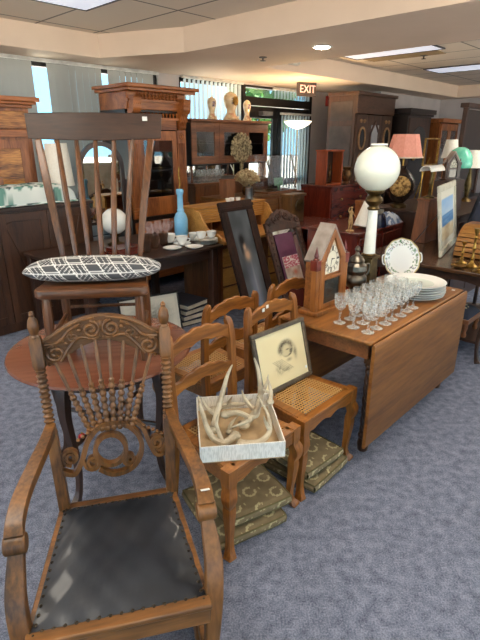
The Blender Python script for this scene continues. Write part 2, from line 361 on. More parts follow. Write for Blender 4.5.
# --- the shop door with its transom
D0, D1 = 5.84, 7.64
d = rb()
for a in (D0, D1-.07): d.box(a,a+.07,V1+.0,V1+.12,0,Z1-.02)
d.box(D0,D1,V1,V1+.12,2.2,2.32).box(D0,D1,V1,V1+.12,Z1-.05,Z1-.02)
door = d.build('door_1', ALU); door['kind'] = 'structure'
lf = rb()
for a, b2 in ((D0+.08,6.72),(6.74,D1-.08)):
    lf.box(a,a+.11,V1+.03,V1+.08,.02,2.19).box(b2-.11,b2,V1+.03,V1+.08,.02,2.19).box(a,b2,V1+.03,V1+.08,2.02,2.19).box(a,b2,V1+.03,V1+.08,.02,.28).box(a,b2,V1+.03,V1+.08,.95,1.05)
lf.build('door_leaf', ALU, door)
rb().box(D0+.07,D1-.07,V1+.05,V1+.058,2.32,Z1-.05).build('transom_pane', WGLASS, door)
rb().box(D0+.1,D1-.1,V1+.05,V1+.056,.25,2.1).build('door_pane', WGLASS, door)
rb().box(6.25,6.5,V1-.06,V1+.03,2.06,2.12).build('door_closer', mat('grey steel',(130,132,136),metal=.6,rough=.4), door)
rb().box(6.05,6.7,V1-.02,V1+.03,1.0,1.05).box(6.78,7.45,V1-.02,V1+.03,1.0,1.05).build('push_bar', mat('brushed steel',(160,162,166),metal=.9,rough=.35), door)
blinds(6.72, 7.56, .3, 2.12, [], R(61), 'pale vertical blind hanging inside the dark glass door', sm=SLAT_LIT)
blinds(6.52, 7.56, 2.32, Z1-.02, [], R(61), 'short vertical blind across the right half of the transom', .082, SLAT_LIT)
# --- outside: bright pavement and a leafy tree
struct(rb().box(-40,50,V1+.6,40,-.25,-.15).box(-40,50,-40,V0-.3,-.25,-.15).box(-40,U0-.3,V0-.3,V1+.6,-.25,-.15), 'ground_outside', mat('sunlit pavement',(206,202,194),(192,188,182),rough=.9,scale=2))
sl = bpy.data.lights.new('sun','SUN'); sl.energy = 36; sl.angle = R(1); sl.color = (1,.86,.68); so = bpy.data.objects.new('sun', sl); COL.objects.link(so); so.rotation_euler = (R(14),R(6),0); so.location = (0,0,9)
LEAF = mat('tree leaves', (96,150,70), (46,96,44), rough=.6, scale=3)
tt = at_uv('leafy_tree', 11.55, 10.0, -.15, 'leafy green tree outside the transom above the glass door', 'tree')
MB().tube([(0,0,0),(.05,0,1),(0,.05,2.2),(.1,0,3.2)], [.14,.12,.1,.05]).build('trunk', W_MID, tt)
lb = MB(); rr = random.Random(4)
for i in range(1500):
    a, h, q = rr.uniform(0,2*pi), rr.uniform(-1,1), rr.random()**.33
    x, y, z = 1.0*q*cos(a)*math.sqrt(1-h*h), 1.0*q*sin(a)*math.sqrt(1-h*h), 3.1+1.3*q*h
    lb.at(x,y,z,rr.uniform(0,6.3),rr.uniform(-1,1)); k = rr.uniform(.07,.13); lb.quad((-k,0,-k*.5),(0,0,-k),(k,0,0),(0,0,k))
lb.build('foliage', LEAF, tt, recalc=False, smooth=0)
# ================================================================ THINGS ON THE CEILING
PANEL = emis('prismatic light diffuser', (232,240,255), .62, (190,200,228), 36)
FILL_PANEL = emis('added fill diffuser', (255,246,230), 11.5, (250,238,220), 36)  # far stronger emission, for ceiling panels added out of view to brighten the room
FRAMEW = mat('light fitting frame', (92,90,92), rough=.5)
def troffer(u0, u1, v0, v1, label, m=None):
    t = at_uv('ceiling_light', (u0+u1)/2, (v0+v1)/2, Z2, label, 'light', 'recessed ceiling lights')
    a, c = (u1-u0)/2, (v1-v0)/2
    MB().box(-a+.02,a-.02,-c+.02,c-.02,-.012,-.003).build('diffuser', m or PANEL, t)
    MB().box(-a,a,-c,-c+.02,-.016,-.001).box(-a,a,c-.02,c,-.016,-.001).box(-a,-a+.02,-c+.02,c-.02,-.016,-.001).box(a-.02,a,-c+.02,c-.02,-.016,-.001).build('frame', FRAMEW, t)
for args in [(1.9,2.52,2.92,4.14,'ceiling light panel at the top edge above the dark spindle chair'),
             (5.92,6.38,2.66,3.86,'narrow ceiling light panel nearest the pale soffit'),
             (7.95,8.55,2.4,3.62,'ceiling light panel second from the soffit at the right'),
             (9.9,10.5,1.6,2.8,'farthest ceiling light panel at the right edge'),
             (6.0,6.6,.2,1.42,'unseen ceiling light panel added right of the frame above the dark table',FILL_PANEL),(8.1,8.7,-.2,1.02,'unseen ceiling light panel added right of the frame by the far aisle',FILL_PANEL),(.1,.72,3.1,4.32,'unseen ceiling light panel added left of the frame over the quilt cabinet',FILL_PANEL),(1.9,2.52,.3,1.52,'unseen ceiling light panel added over the drop leaf table',FILL_PANEL),(-.6,.02,1.2,2.42,'unseen ceiling light panel added over the carved armchair',FILL_PANEL),
             (-.6,.02,-1.6,-.38,'unseen ceiling light panel added behind the camera',FILL_PANEL),(1.9,2.52,-2.4,-1.18,'unseen ceiling light panel added over the aisle',FILL_PANEL),
             (6.5,7.1,-1,.22,'unseen ceiling light panel added above the right hand aisle',FILL_PANEL),(-2.8,-2.2,2.4,3.62,'unseen ceiling light panel added beyond the left edge',FILL_PANEL)]:
    troffer(*args)
WPL = mat('white plastic', (222,220,214), rough=.4)
def ceil_disc(name, px, py, z, prof, m, label, cat):
    u, v = on_z(px, py, z); t = at_uv(name, u, v, z, label, cat)
    MB().lathe(prof).build('housing', m, t); return t
t = ceil_disc('downlight', 322, 46.5, Z1, [(.0,-.006),(.09,-.008),(.1,-.001),(0,-.001)], WPL, 'round downlight recessed in the pale soffit', 'light')
MB().lathe([(0,-.02),(.06,-.014),(.07,-.008),(0,-.008)]).build('lens', emis('downlight lens', (255,240,216), 120), t)
ceil_disc('sprinkler_head', 263, 57, Z1, [(0,-.04),(.03,-.038),(.03,-.034),(.008,-.03),(.01,-.012),(.04,-.008),(.042,-.001),(0,-.001)], mat('dark chrome',(96,90,84),metal=.8,rough=.3), 'small dark sprinkler head under the soffit', 'sprinkler')
ceil_disc('sprinkler_head', 424, 55, Z2, [(0,-.05),(.03,-.047),(.03,-.043),(.008,-.04),(.01,-.014),(.05,-.01),(.052,-.001),(0,-.001)], mat('dark bronze cap',(60,54,50),metal=.6,rough=.4), 'small dark sprinkler head on the ceiling tiles beside a light panel', 'sprinkler')
u, v = on_v(298, 69, 4.15)[0], 4.15
t = at_uv('emergency_light', 5.35, 4.15, 2.57, 'small white emergency light on the soffit edge above the exit sign', 'light')
MB().box(-.09,.09,-.05,-.002,0,.09).build('case', WPL, t, bevel=.01)
for s in (-1,1): MB().at(s*.06,-.055,.03).ball((0,0,0),.028).build('lamp_head', WPL, t)
t = at_uv('ceiling_vent', 6.6, 3.3, Z2, 'tan square vent panel beside the narrow ceiling light', 'vent')
v_ = MB().box(-.15,.15,-.5,.5,-.008,-.001)
v_.build('panel', mat('tan vent panel',(168,146,112),rough=.8), t)
# --- exit sign, seen from its left; fire alarm on the wall piece by the door
def text_obj(body, size, m, parent, loc, rot=(pi/2,0,0), depth=.003, name='lettering'):
    c = bpy.data.curves.new(name, 'FONT'); c.body = body; c.size = size; c.align_x = 'CENTER'; c.align_y = 'CENTER'; c.extrude = depth
    o = bpy.data.objects.new(name+'_source', c); COL.objects.link(o)
    dg = bpy.context.evaluated_depsgraph_get(); me = bpy.data.meshes.new_from_object(o.evaluated_get(dg)); me.materials.clear(); me.materials.append(m)
    bpy.data.objects.remove(o)
    q = bpy.data.objects.new(name, me); COL.objects.link(q); q.parent = parent; q.location = loc; q.rotation_euler = rot; return q
u, z = on_v(306, 99, 4.75)
t = at_uv('exit_sign', u, 4.75, 2.31, 'dark exit sign with red letters hanging by the glass door', 'sign', rz=R(-14))
MB().box(-.17,.17,-.028,.028,0,.19).build('case', mat('dark sign case',(72,62,60),rough=.5), t, bevel=.006)
text_obj('EXIT', .15, emis('red sign letters',(255,60,48),.85), t, (0,-.03,.095))
MB().box(-.05,.05,-.02,.02,.19,.195).build('mount', BLACKM, t)
t = at_uv('fire_alarm', on_v(328,97,5.44)[0], 5.445, 2.27, 'small red fire alarm on the pale wall beside the large armoire', 'alarm')
MB().box(-.07,.07,-.05,0,0,.17).build('case', mat('alarm red',(150,40,36),rough=.4), t, bevel=.008)
MB().lathe([(0,0),(.04,0),(.045,.012),(0,.016)]).build('strobe', WPL, t); t.children[-1].rotation_euler=(pi/2,0,0); t.children[-1].location=(0,-.05,.09)
# ================================================================ CARVED ARMCHAIR (platform rocker)
LEATHER = mat('worn black leather', (44,50,60), (25,29,36), rough=.43, scale=4, bump=.05, bscale=30, coat=.25)
NAIL = mat('dark nail heads', (74,66,56), (40,36,32), rough=.35, metal=.8)
TAGW = mat('white price tag', (238,238,234), rough=.6)
ac = thing('carved_armchair', (-.405,1.25,0), R(14), 'carved oak armchair with black leather seat in the foreground', 'chair')
f = MB()
f.ribbon([-.258,-.12,0,.12,.258], lambda x: .325, lambda x: .405, -.28, -.24)
f.prism([(-.262,-.29),(.262,-.29),(.262,-.25),(-.262,-.25)], .392, .412, 'xy')
for s in (-1,1): f.bar([(s*.245,-.23,.365),(s*.2,.25,.365)], .035, .085, up=(0,0,1))
f.bar([(-.2,.25,.365),(.2,.25,.365)], .035, .085, up=(0,0,1))
f.build('seat_frame', W_OAKX, ac, bevel=.005)
def seatpt(s, t):
    y = -.262+t*.495; hw = .25-.05*t; x = (s*2-1)*hw
    d = (1-abs(s*2-1)**3)*(1-abs(t*2-1)**3)
    return (x, y, .408+.034*d-.018*gauss(s,t,.5,.55,.22)+.002*sin(37*s)*sin(29*t))
MB().grid(seatpt, 30, 30).build('seat', LEATHER, ac, recalc=False)
nb = MB()
for i in range(17):
    k = i/16
    for p in ((0+k,0.02),(k,.98)): q = seatpt(*p); nb.ball((q[0],q[1],q[2]+.001),(.006,.006,.004),8,5)
    for p in ((.02,k),(.98,k)): q = seatpt(*p); nb.ball((q[0],q[1],q[2]+.001),(.006,.006,.004),8,5)
nb.build('nailhead_trim', NAIL, ac)
def xpost(s, z):                   # back posts splay and lean
    k = (z-.42)/.68; return s*(.2+.03*k)-.008*max(k,0), .25+.15*k
for s in (-1,1):
    b = MB()
    lo = [xpost(s,z) for z in (.1,.42)]
    b.bar([(s*.19,.235,.1),(s*.2,.25,.42)]+[xpost(s,z)+(z,) for z in (.55,.7)], .038, .036, up=(0,-1,0))
    pts, rad = [], []
    for i in range(60):
        z = .7+i*.235/59; pts.append(xpost(s,z)+(z,)); rad.append(.0165+.0042*sin(i*2*pi/4.6))
    b.tube(pts, rad, 12)
    b.bar([xpost(s,z)+(z,) for z in (.93,.945,1.03,1.045)], .042, .038, sc=[.8,1,1,.8], up=(0,-1,0))
    p = xpost(s,1.04); b.lathe([(.014,0),(.019,.008),(.012,.016),(.017,.024),(.0205,.045),(.017,.068),(.008,.084),(.0105,.09),(.006,.1),(.001,.104)], p[0],p[1],1.04, 12)
    b.build('back_post', W_OAK, ac, bevel=.004)
# crest rail: a swept-up carved board with scrolls in relief
def cy(x): return .39
def ctop(x): k = abs(x)/.222; return 1.108-.012*k*k*2-.085*(k**2.2)*(1 if k<.82 else 1)+ (.02*max(0,(k-.8)/.2))
def cbot(x): k = abs(x)/.222; return 1.012-.01*k-.075*(sin(min(k,1)*pi/2)**2)
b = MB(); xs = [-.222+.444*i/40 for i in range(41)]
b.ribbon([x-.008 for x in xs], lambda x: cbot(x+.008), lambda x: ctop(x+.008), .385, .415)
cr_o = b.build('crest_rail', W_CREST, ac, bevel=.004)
b = MB()
def spiral(cx, cz, r0, turns, dirn=1, a0=0, tail=None):
    pts = []
    for i in range(int(turns*18)+1):
        a = a0+dirn*i*2*pi/18; r = r0*(1-i/(turns*18)*.85); pts.append((cx+r*cos(a), .382, cz+r*sin(a)))
    return pts
for s in (-1,1):
    b.tube(spiral(s*.036-.008,1.058,.033,1.7,s,pi/2), .0068, 6)
    b.tube(spiral(s*.165-.008,.978,.036,1.7,-s,pi/2), .0068, 6)
    b.tube(cr([(s*.04-.008,.382,1.025),(s*.08-.008,.382,1.03),(s*.115-.008,.382,.995),(s*.15-.008,.382,.945)],6), .0064, 6)
    b.tube(cr([(s*.07-.008,.382,1.082),(s*.11-.008,.382,1.06),(s*.15-.008,.382,1.02),(s*.2-.008,.382,1.013)],6), .0064, 6)
    for k in range(7):
        t = k/6; x = s*(.075+.1*t); z = (ctop(x)+cbot(x))/2+.004
        b.ball((x-.008,.383,z+.012*(-1)**k), (.011,.008,.008), 8, 5)
    b.tube([(s*(.02+.19*i/14)-.008,.383,ctop(.02+.19*i/14)-.006) for i in range(15)], .004, 6)
for s in (-1,1):
    b.tube(spiral(s*.1-.008,1.035,.02,1.4,-s,pi/2), .0052, 6)
    b.tube(cr([(s*.005-.008,.382,1.03),(s*.03-.008,.382,1.022),(s*.06-.008,.382,1.045)],5), .005, 6)
    for k in range(5): b.ball((s*(.19-.012*k)-.008,.383,.935+.009*k),(.008,.007,.006),8,5)
b.ball((-.008,.383,1.075),(.012,.008,.016),10,6)
b.build('carving', W_OAK, cr_o)
# eight spindles, thin above and beaded below, fanning out from the lower splat
for i in range(8):
    t = (i-3.5)/3.5
    x0, x1 = t*.073-.005, t*.175-.008
    p0, p1 = Vector((x0,.302,.68)), Vector((x1,.388,cbot(x1+.008)+.012))
    pts, rad = [], []
    for k in range(57):
        q = k/56; pts.append(tuple(p0+(p1-p0)*q))
        if q < .52: rad.append(.0068+.0066*abs(sin(q/.52*pi*7)))
        elif q < .57: rad.append(.0105)
        else: rad.append(.0052+.0016*sin((q-.57)/.43*pi))
    MB().tube(pts, rad, 8).build('spindle', W_OAK, ac)
# the interlaced splat: a ring with two flowing scrolls running to the posts
b = MB(); yy = .305; n_ = 28
def lay(pts): return [(x, .25+.15*(z-.42)/.68, z) for x, z in pts]
ring = [(-.014+.056*cos(2*pi*i/n_), .605+.058*sin(2*pi*i/n_)) for i in range(n_)]
b.bar(lay(ring), .017, .026, up=(0,1,0), closed=True)
fwd = lambda pts, o: [(x,y+o,z) for x,y,z in lay(pts)]
cB = cr([(-.06,.54),(-.01,.512),(.06,.528),(.098,.585),(.092,.65),(.04,.70),(-.035,.705),(-.09,.655),(-.118,.585),(-.15,.535),(-.195,.55)],7)
b.bar(fwd(cB,-.004), .018, .024, up=(0,1,0))
cC = cr([(-.03,.685),(.045,.712),(.105,.68),(.13,.61),(.155,.56),(.195,.565)],7)
b.bar(fwd(cC,.003), .016, .022, up=(0,1,0))
def curl(cx, cz, r, d, a0, n=30, w=.011): b.bar(fwd([(cx+r*(1-i/n*.82)*cos(a0+d*i*.42), cz+r*(1-i/n*.82)*sin(a0+d*i*.42)) for i in range(n)],-.001), w, .022, up=(0,1,0))
curl(.158,.61,.031,1,-pi/2); curl(-.158,.597,.032,-1,-pi/2); curl(-.082,.565,.03,1,pi*.9); curl(.05,.56,.026,-1,0)
for k in range(5): b.ball((-.125+.018*k,.286,.665+.012*k),(.008,.009,.007),8,5); b.ball((.115+.016*k,.286,.69-.011*k),(.008,.009,.007),8,5)
b.bar(lay([(-.205,.575),(-.175,.585)]), .035, .02, up=(0,1,0)).bar(lay([(.175,.585),(.205,.575)]), .035, .02, up=(0,1,0))
b.build('splat', W_OAK, ac, bevel=.002)
# arms and their front posts
for s in (-1,1):
    c = cr([(s*.213,.31,.722),(s*.224,.22,.714),(s*.246,.1,.703),(s*.268,-.01,.685),(s*.277,-.085,.66),(s*.277,-.125,.635)],6)
    sc = [(.8,1)]*6+[(1.0,1)]*8+[(1.25,1.05)]*20
    b = MB().bar(c, .046, .034, sc=[(0.75+.42*i/(len(c)-1),1) for i in range(len(c))], up=(0,0,1))
    b.at(s*.277,-.125,.615,0,0,pi/2).lathe([(.001,-.031),(.026,-.031),(.03,-.027),(.03,.027),(.026,.031),(.001,.031)],0,0,0,16)
    b.build('arm', W_OAK, ac, bevel=.005)
    c = cr([(s*.277,-.12,.595),(s*.282,-.155,.54),(s*.283,-.2,.48),(s*.276,-.235,.4),(s*.268,-.25,.3),(s*.262,-.245,.19)],5)
    MB().bar(c, .05, .042, sc=[(.8+.3*sin(pi*i/(len(c)-1)),1.1-.15*sin(pi*i/(len(c)-1))) for i in range(len(c))], up=(0,-1,0)).build('arm_post', W_OAK, ac, bevel=.005)
b = MB()
for s in (-1,1):
    b.bar(cr([(s*.255,-.33,.05),(s*.255,-.26,.062),(s*.25,-.1,.062),(s*.235,.15,.062),(s*.225,.36,.05)],4), .045, .06, up=(0,0,1))
    b.box(s*.255-.025,s*.255+.025,-.345,-.285,0,.035).box(s*.228-.025,s*.228+.025,.3,.36,0,.035)
    b.bar(cr([(s*.252,-.31,.17),(s*.25,-.1,.155),(s*.235,.14,.155),(s*.22,.3,.17)],4), .04, .05, up=(0,0,1))
    for y in (-.14,.12): b.tube([(s*.243,y,.08),(s*.243,y,.16)], .022, 10)
b.bar([(-.25,-.3,.16),(.25,-.3,.16)], .04, .055, up=(0,0,1)).bar([(-.22,.25,.07),(.22,.25,.07)], .035, .04, up=(0,0,1)).bar([(-.245,-.27,.065),(.245,-.27,.065)], .035, .04, up=(0,0,1))
b.build('rocking_base', W_OAKX, ac, bevel=.005)
MB().at(.279,-.098,.6735,0,R(-28)).box(-.014,.014,-.02,.02,0,.0015).build('price_tag', TAGW, ac)
# ================================================================ ROUND TABLE AND THE SPINDLE CHAIR ON TOP OF IT
rt = thing('round_table', (-.69,2.2,0), R(12), 'round reddish brown table carrying the dark spindle chair', 'table')
MB().lathe([(.001,.715),(.42,.715),(.438,.72),(.445,.728),(.44,.738),(.43,.74),(.001,.74)],0,0,0,56).build('tabletop', W_RED, rt, smooth=30)
MB().lathe([(.30,.64),(.31,.64),(.31,.7149),(.30,.7149)],0,0,0,40).build('apron', W_DARK, rt)
for a in (58,152,238,328):
    ca, sa = cos(R(a)), sin(R(a))
    prof = [(.29,.70,1.1),(.315,.6,1.15),(.32,.5,.95),(.3,.35,.75),(.285,.2,.65),(.3,.08,.62),(.34,.02,.9),(.355,.012,.8)]
    c = cr([(r*ca,r*sa,z,k) for r,z,k in prof],4)
    MB().bar([p[:3] for p in c], .042, .042, sc=[p[3] for p in c], up=(-sa,ca,0)).build('leg', W_DARKZ, rt, bevel=.006)
b = MB()
for a in (58,152): b.tube([(.29*cos(R(a)),.29*sin(R(a)),.33),(-.29*cos(R(a)),-.29*sin(R(a)),.33)], .012, 8)
b.build('stretcher', W_DARKZ, rt)
sc_ = thing('spindle_chair', (-.67,2.188,.7412), R(7), 'dark brown spindle back chair standing on the round table', 'chair')
b = MB()
out = []
for i in range(33):
    t = i/32
    out.append((-.235+.47*t, -.2-.012*sin(pi*t)))
outl = cr([(-.235,-.19),(-.12,-.205),(.12,-.205),(.235,-.19),(.235,-.1),(.22,.1),(.205,.2),(.1,.215),(-.1,.215),(-.205,.2),(-.22,.1),(-.235,-.1)],5,closed=True)
rs = []
for k, z in ((.97,.312),(1,.32),(1,.345),(.98,.353)): rs.append([(x*k,y*k,z) for x,y in outl])
b.rings(rs); b.build('seat', W_ROCKX, sc_, smooth=40)
def leg(s, t, z1=.315): return (s*.2,t*.165,z1), (s*.205,t*.18-.005,0)
for s in (-1,1):
    for t in (-1,1):
        a, c = leg(s,t)
        pts = [tuple(Vector(a).lerp(Vector(c),k)) for k in (0,.1,.3,.5,.8,.93,1)]
        MB().tube(pts,[.018,.02,.023,.022,.019,.016,.017],10).build('leg', W_HONEY if False else W_ROCK, sc_)
b = MB()
for s in (-1,1): b.tube([(s*.203,-.172,.12),(s*.203,0,.115),(s*.203,.172,.12)],[.009,.013,.009],8)
b.tube([(-.203,-.17,.155),(0,-.17,.15),(.203,-.17,.155)],[.009,.013,.009],8).tube([(-.203,.17,.155),(.203,.17,.155)],.009,8)
b.build('stretcher', W_ROCK, sc_)
def backx(t, k): return t*(.182+.088*k**1.2), .17+.16*k-.02*sin(pi*k), .348+.612*k
for i in range(7):
    t = (i-3)/3
    n_ = 10; pts = [backx(t,k/n_) for k in range(n_+1)]
    if abs(t) == 1:
        MB().bar(pts, .034, .02, sc=[(.62+.5*sin(pi*min(k/n_,1)*.75),1) for k in range(n_+1)], up=(0,-1,0)).build('back_post', W_ROCK, sc_, bevel=.006)
    else:
        MB().tube(pts, [.0105+.004*sin(pi*k/n_) for k in range(n_+1)], 8).build('spindle', W_ROCK, sc_)
b = MB(); n_ = 14
rs = []
for i in range(n_+1):
    t = -1+2*i/n_; x = t*.318; y = .33+.025*(t*t)-.02
    zb, zt = .955+.008*t*t, 1.082-.004*t*t
    rs.append([(x,y,zb),(x,y+.024,zb),(x*1.03,y+.05,zt),(x*1.03,y+.028,zt)])
b.rings(rs); b.build('top_rail', W_DARK, sc_, bevel=.004)
MB().at(.245,.341,1.045,R(4),R(-11)).box(-.012,.012,-.0016,-.0002,0,.02).build('price_tag', TAGW, sc_)
# patterned pillow lying on the seat
def pillow_col(x, y):              # white lines over charcoal: three-way rhombus basket pattern
    s = .062; q = x/s; w = y/s*1.05
    a = w/ .866; bq = q-.5*a
    i, j = math.floor(a), math.floor(bq); fa, fb = a-i, bq-j
    k = (i-j) % 3
    st = fa if k == 0 else fb if k == 1 else (fa+fb)
    ln = abs(((st*3) % 1)-.5) < .075
    ed = min(fa,1-fa,fb,1-fb) < .045
    return (222,222,220) if (ln or ed) else (72,74,78)
pl = thing('lumbar_pillow', (-.674,2.153,1.046), R(6), 'charcoal and white geometric pillow on the dark spindle chair', 'pillow')
b = MB(); cols = []; NU, NV = 150, 90
def pill(s, t):
    a = 2*pi*t; x = (2*s-1); e = (1-abs(x)**3.2)**.62 if abs(x) < 1 else 0
    hy, hz = .115*(.35+.65*e), .054*e
    yy = math.copysign(abs(cos(a))**.8, cos(a))*hy; zz = math.copysign(abs(sin(a))**.85, sin(a))*hz
    return (x*.305*(1+.02*e), yy, .05+zz*(.9 if zz<0 else 1))
b.grid(pill, NU, NV)
for j in range(NV+1):
    for i in range(NU+1): b.c = b.c or []; b.c.append(pillow_col(i/NU*.61, j/NV*.42))
b.build('cover', FABP, pl, smooth=180)
pl.location.z = 1.0945
# ================================================================ FOUR CANE CHAIRS
m, nt, b_ = newmat('woven cane'); L = nt.links.new
tc = nd(nt,'ShaderNodeTexCoord'); sx = nd(nt,'ShaderNodeSeparateXYZ'); L(tc.outputs['Object'],sx.inputs[0])
def mth(op, a, b2=None):
    n = nd(nt,'ShaderNodeMath'); n.operation = op
    for k, q in enumerate((a,b2)):
        if q is None: continue
        if isinstance(q,(int,float)): n.inputs[k].default_value = q
        else: L(q, n.inputs[k])
    return n.outputs[0]
fx = mth('FRACT', mth('MULTIPLY', sx.outputs[0], 58)); fy = mth('FRACT', mth('MULTIPLY', sx.outputs[1], 58))
ax = mth('ABSOLUTE', mth('SUBTRACT', fx, .5)); ay = mth('ABSOLUTE', mth('SUBTRACT', fy, .5))
hole = mth('LESS_THAN', mth('ADD', mth('MAXIMUM', ax, ay), mth('MULTIPLY', mth('ADD', ax, ay), .3)), .43)
tr = nd(nt,'ShaderNodeBsdfTransparent'); ms = nd(nt,'ShaderNodeMixShader'); L(hole, ms.inputs[0]); L(b_.outputs[0], ms.inputs[1]); L(tr.outputs[0], ms.inputs[2]); L(ms.outputs[0], nt.nodes['Material Output'].inputs[0])
b_.inputs['Base Color'].default_value = S(190,146,88); b_.inputs['Roughness'].default_value = .5; CANE = m
def cane_chair(u, v, rz, label):
    x, y = XY(u, v)
    t = thing('cane_chair', (x,y,0), rz, label, 'chair', 'cane seat ladder back chairs')
    fw, rw = .225, .19
    wav = lambda x: .372+.022*abs(sin((x/fw)*pi*1.5))*(.6+.4*cos(x/fw*pi))
    b = MB()
    b.ribbon([-fw+.03+(2*fw-.06)*i/24 for i in range(25)], wav, lambda x: .448, -.205, -.182)
    for s in (-1,1):
        b.bar([(s*(fw-.014),-.17,.412),(s*(rw-.004),.18,.412)], .024, .072, up=(0,0,1))
        b.bar([(s*(fw-.03),-.19,.4485),(s*(rw-.03),.185,.4485)], .05, .011, up=(0,0,1))
    b.bar([(-rw,.175,.412),(rw,.175,.412)], .024, .072, up=(0,0,1)).bar([(-rw+.03,.17,.4485),(rw-.03,.17,.4485)], .045, .011, up=(0,0,1))
    b.bar([(-fw+.02,-.188,.4485),(fw-.02,-.188,.4485)], .045, .011, up=(0,0,1))
    b.build('seat_frame', W_HONEX, t, bevel=.004)
    c = MB(); c.quad((-fw+.05,-.168,.4535),(fw-.05,-.168,.4535),(rw-.05,.15,.4535),(-rw+.05,.15,.4535)).build('cane_panel', CANE, t, smooth=0)
    for s in (-1,1):
        p = cr([(s*.213,-.187,.456,1.15),(s*.213,-.187,.39,1.15),(s*.216,-.19,.365,1.0),(s*.226,-.2,.33,1.12),(s*.226,-.2,.3,1.0),(s*.218,-.192,.27,.86),(s*.219,-.193,.24,.92),(s*.214,-.188,.14,.7),(s*.21,-.184,.07,.62),(s*.216,-.19,.03,.72),(s*.226,-.2,.008,.95),(s*.228,-.202,0,.95)],3)
        MB().bar([q[:3] for q in p], .044, .044, sc=[q[3] for q in p], up=(0,1,0)).build('leg', W_HONEY, t, bevel=.006)
        p = cr([(s*.183,.235,0,.8),(s*.186,.205,.22,.95),(s*.19,.188,.44,1.1),(s*.192,.186,.6,1),(s*.193,.192,.74,.95),(s*.188,.2,.855,.95),(s*.178,.205,.895,.85),(s*.165,.206,.905,.5)],4)
        MB().bar([q[:3] for q in p], .036, .03, sc=[q[3] for q in p], up=(0,-1,0)).build('back_post', W_HONEY, t, bevel=.007)
    def rail(z0, amp, hgt, name, y):
        hw = .182
        k = lambda x: abs(x)/hw
        top = lambda x: z0+amp*max(0,cos(min(k(x),1)*pi/2))**1.1+.008*abs(sin(k(x)*pi*2.5))
        bot = lambda x: z0-hgt+.72*amp*max(0,cos(min(k(x),1)*pi/2))**1.3+.012*abs(cos(k(x)*pi*1.5))
        return MB().ribbon([-hw+2*hw*i/36 for i in range(37)], bot, top, y-.009, y+.009).build(name, W_HONEX, t, bevel=.004)
    rail(.862,.045,.062,'crest_rail',.2); rail(.675,.04,.058,'back_rail',.188)
    b = MB()
    for s in (-1,1): b.tube([(s*.213,-.185,.2),(s*.187,.2,.2)], .01, 8)
    b.tube([(-.2,0,.2),(.2,0,.2)], .01, 8)
    return t
ca = cane_chair(1.35, 1.32, ANG, 'honey wood cane chair holding the white box of antlers')
cb = dup(ca, XY(1.857,1.32)+(0,), ANG, 'honey wood cane chair holding the framed baby drawing')
for x in (-.03,.0): MB().at(x-.05,.19,.882+.4*x).box(-.009,.009,-.0022,-.0004,0,.018).build('price_tag', TAGW, cb)
dup(ca, XY(1.745,1.905)+(0,), ANG+pi, 'cane chair turned away behind the antler chair, next to the dark table')
dup(ca, XY(2.262,1.905)+(0,), ANG+pi, 'cane chair turned away beside the steeple clock, its crest just showing')
# ================================================================ ANTLERS IN A WHITE BOX
bxz = .4545
bx = thing('cardboard_box', (-.012,1.862,bxz), R(7), 'shallow white cardboard box full of antlers', 'box')
w, d, h, th = .177, .205, .078, .004
MB().box(-w,w,-d,d,0,th).build('bottom', mat('brown box inside',(196,168,130),rough=.8), bx)
b = MB().box(-w,w,-d,-d+th,th,h).box(-w,w,d-th,d,th,h).box(-w,-w+th,-d+th,d-th,th,h).box(w-th,w,-d+th,d-th,th,h)
m, nt, b_ = newmat('white grained card'); tc = nd(nt,'ShaderNodeTexCoord'); mp = nd(nt,'ShaderNodeMapping'); mp.inputs['Scale'].default_value=(60,60,9); no = nd(nt,'ShaderNodeTexNoise'); no.inputs['Scale'].default_value=4
rp = nd(nt,'ShaderNodeValToRGB'); rp.color_ramp.elements[0].position=.4; rp.color_ramp.elements[1].position=.55; rp.color_ramp.elements[0].color=S(220,217,208); rp.color_ramp.elements[1].color=S(242,239,231)
nt.links.new(tc.outputs['Object'],mp.inputs[0]); nt.links.new(mp.outputs[0],no.inputs[0]); nt.links.new(no.outputs['Fac'],rp.inputs[0]); nt.links.new(rp.outputs[0],b_.inputs['Base Color']); b_.inputs['Roughness'].default_value=.7
b.build('side_walls', m, bx)
BONE = mat('weathered antler', (200,190,166), (146,130,106), rough=.5, scale=16, lo=.3, hi=.6, bump=.3)
def antler(label, main, r, tines, loc, rz=0):
    t = thing('antler', loc, rz, label, 'antler', 'antlers in the white box')
    b = MB(); c = cr(main, 6); n = len(c); b.tube(c, [r*(1.25-.3*min(i/4,1))*(1-.8*(i/(n-1))**2.2) if i else r*1.5 for i in range(n)], 9)
    b.ball(main[0], (r*1.7,r*1.7,r*1.2), 9, 6)
    b.build('beam', BONE, t)
    for pts in tines:
        c2 = cr(pts,5); k = len(c2); MB().tube(c2, [r*.72*(1-.88*(i/(k-1))**1.5) for i in range(k)], 8).build('tine', BONE, t)
zb = bxz+.018
O = (-.012,1.862)
def bxp(x,y,z): a=R(7); return (O[0]+cos(a)*x-sin(a)*y, O[1]+sin(a)*x+cos(a)*y, zb+z)
def an(label, main, r, tines):
    o = bxp(*main[0]); a = R(7)
    loc = lambda p: tuple(Vector((p[0]-main[0][0],p[1]-main[0][1],p[2]-main[0][2])))
    antler(label, [loc(p) for p in main], r, [[loc(p) for p in t] for t in tines], o, a)
an('antler standing up along the left edge of the white box', [(-.11,-.02,.02),(-.09,.05,.05),(-.06,.1,.12),(-.03,.14,.2),(-.005,.15,.25)], .016, [[(-.09,.05,.05),(-.13,.1,.06),(-.155,.13,.1)]])
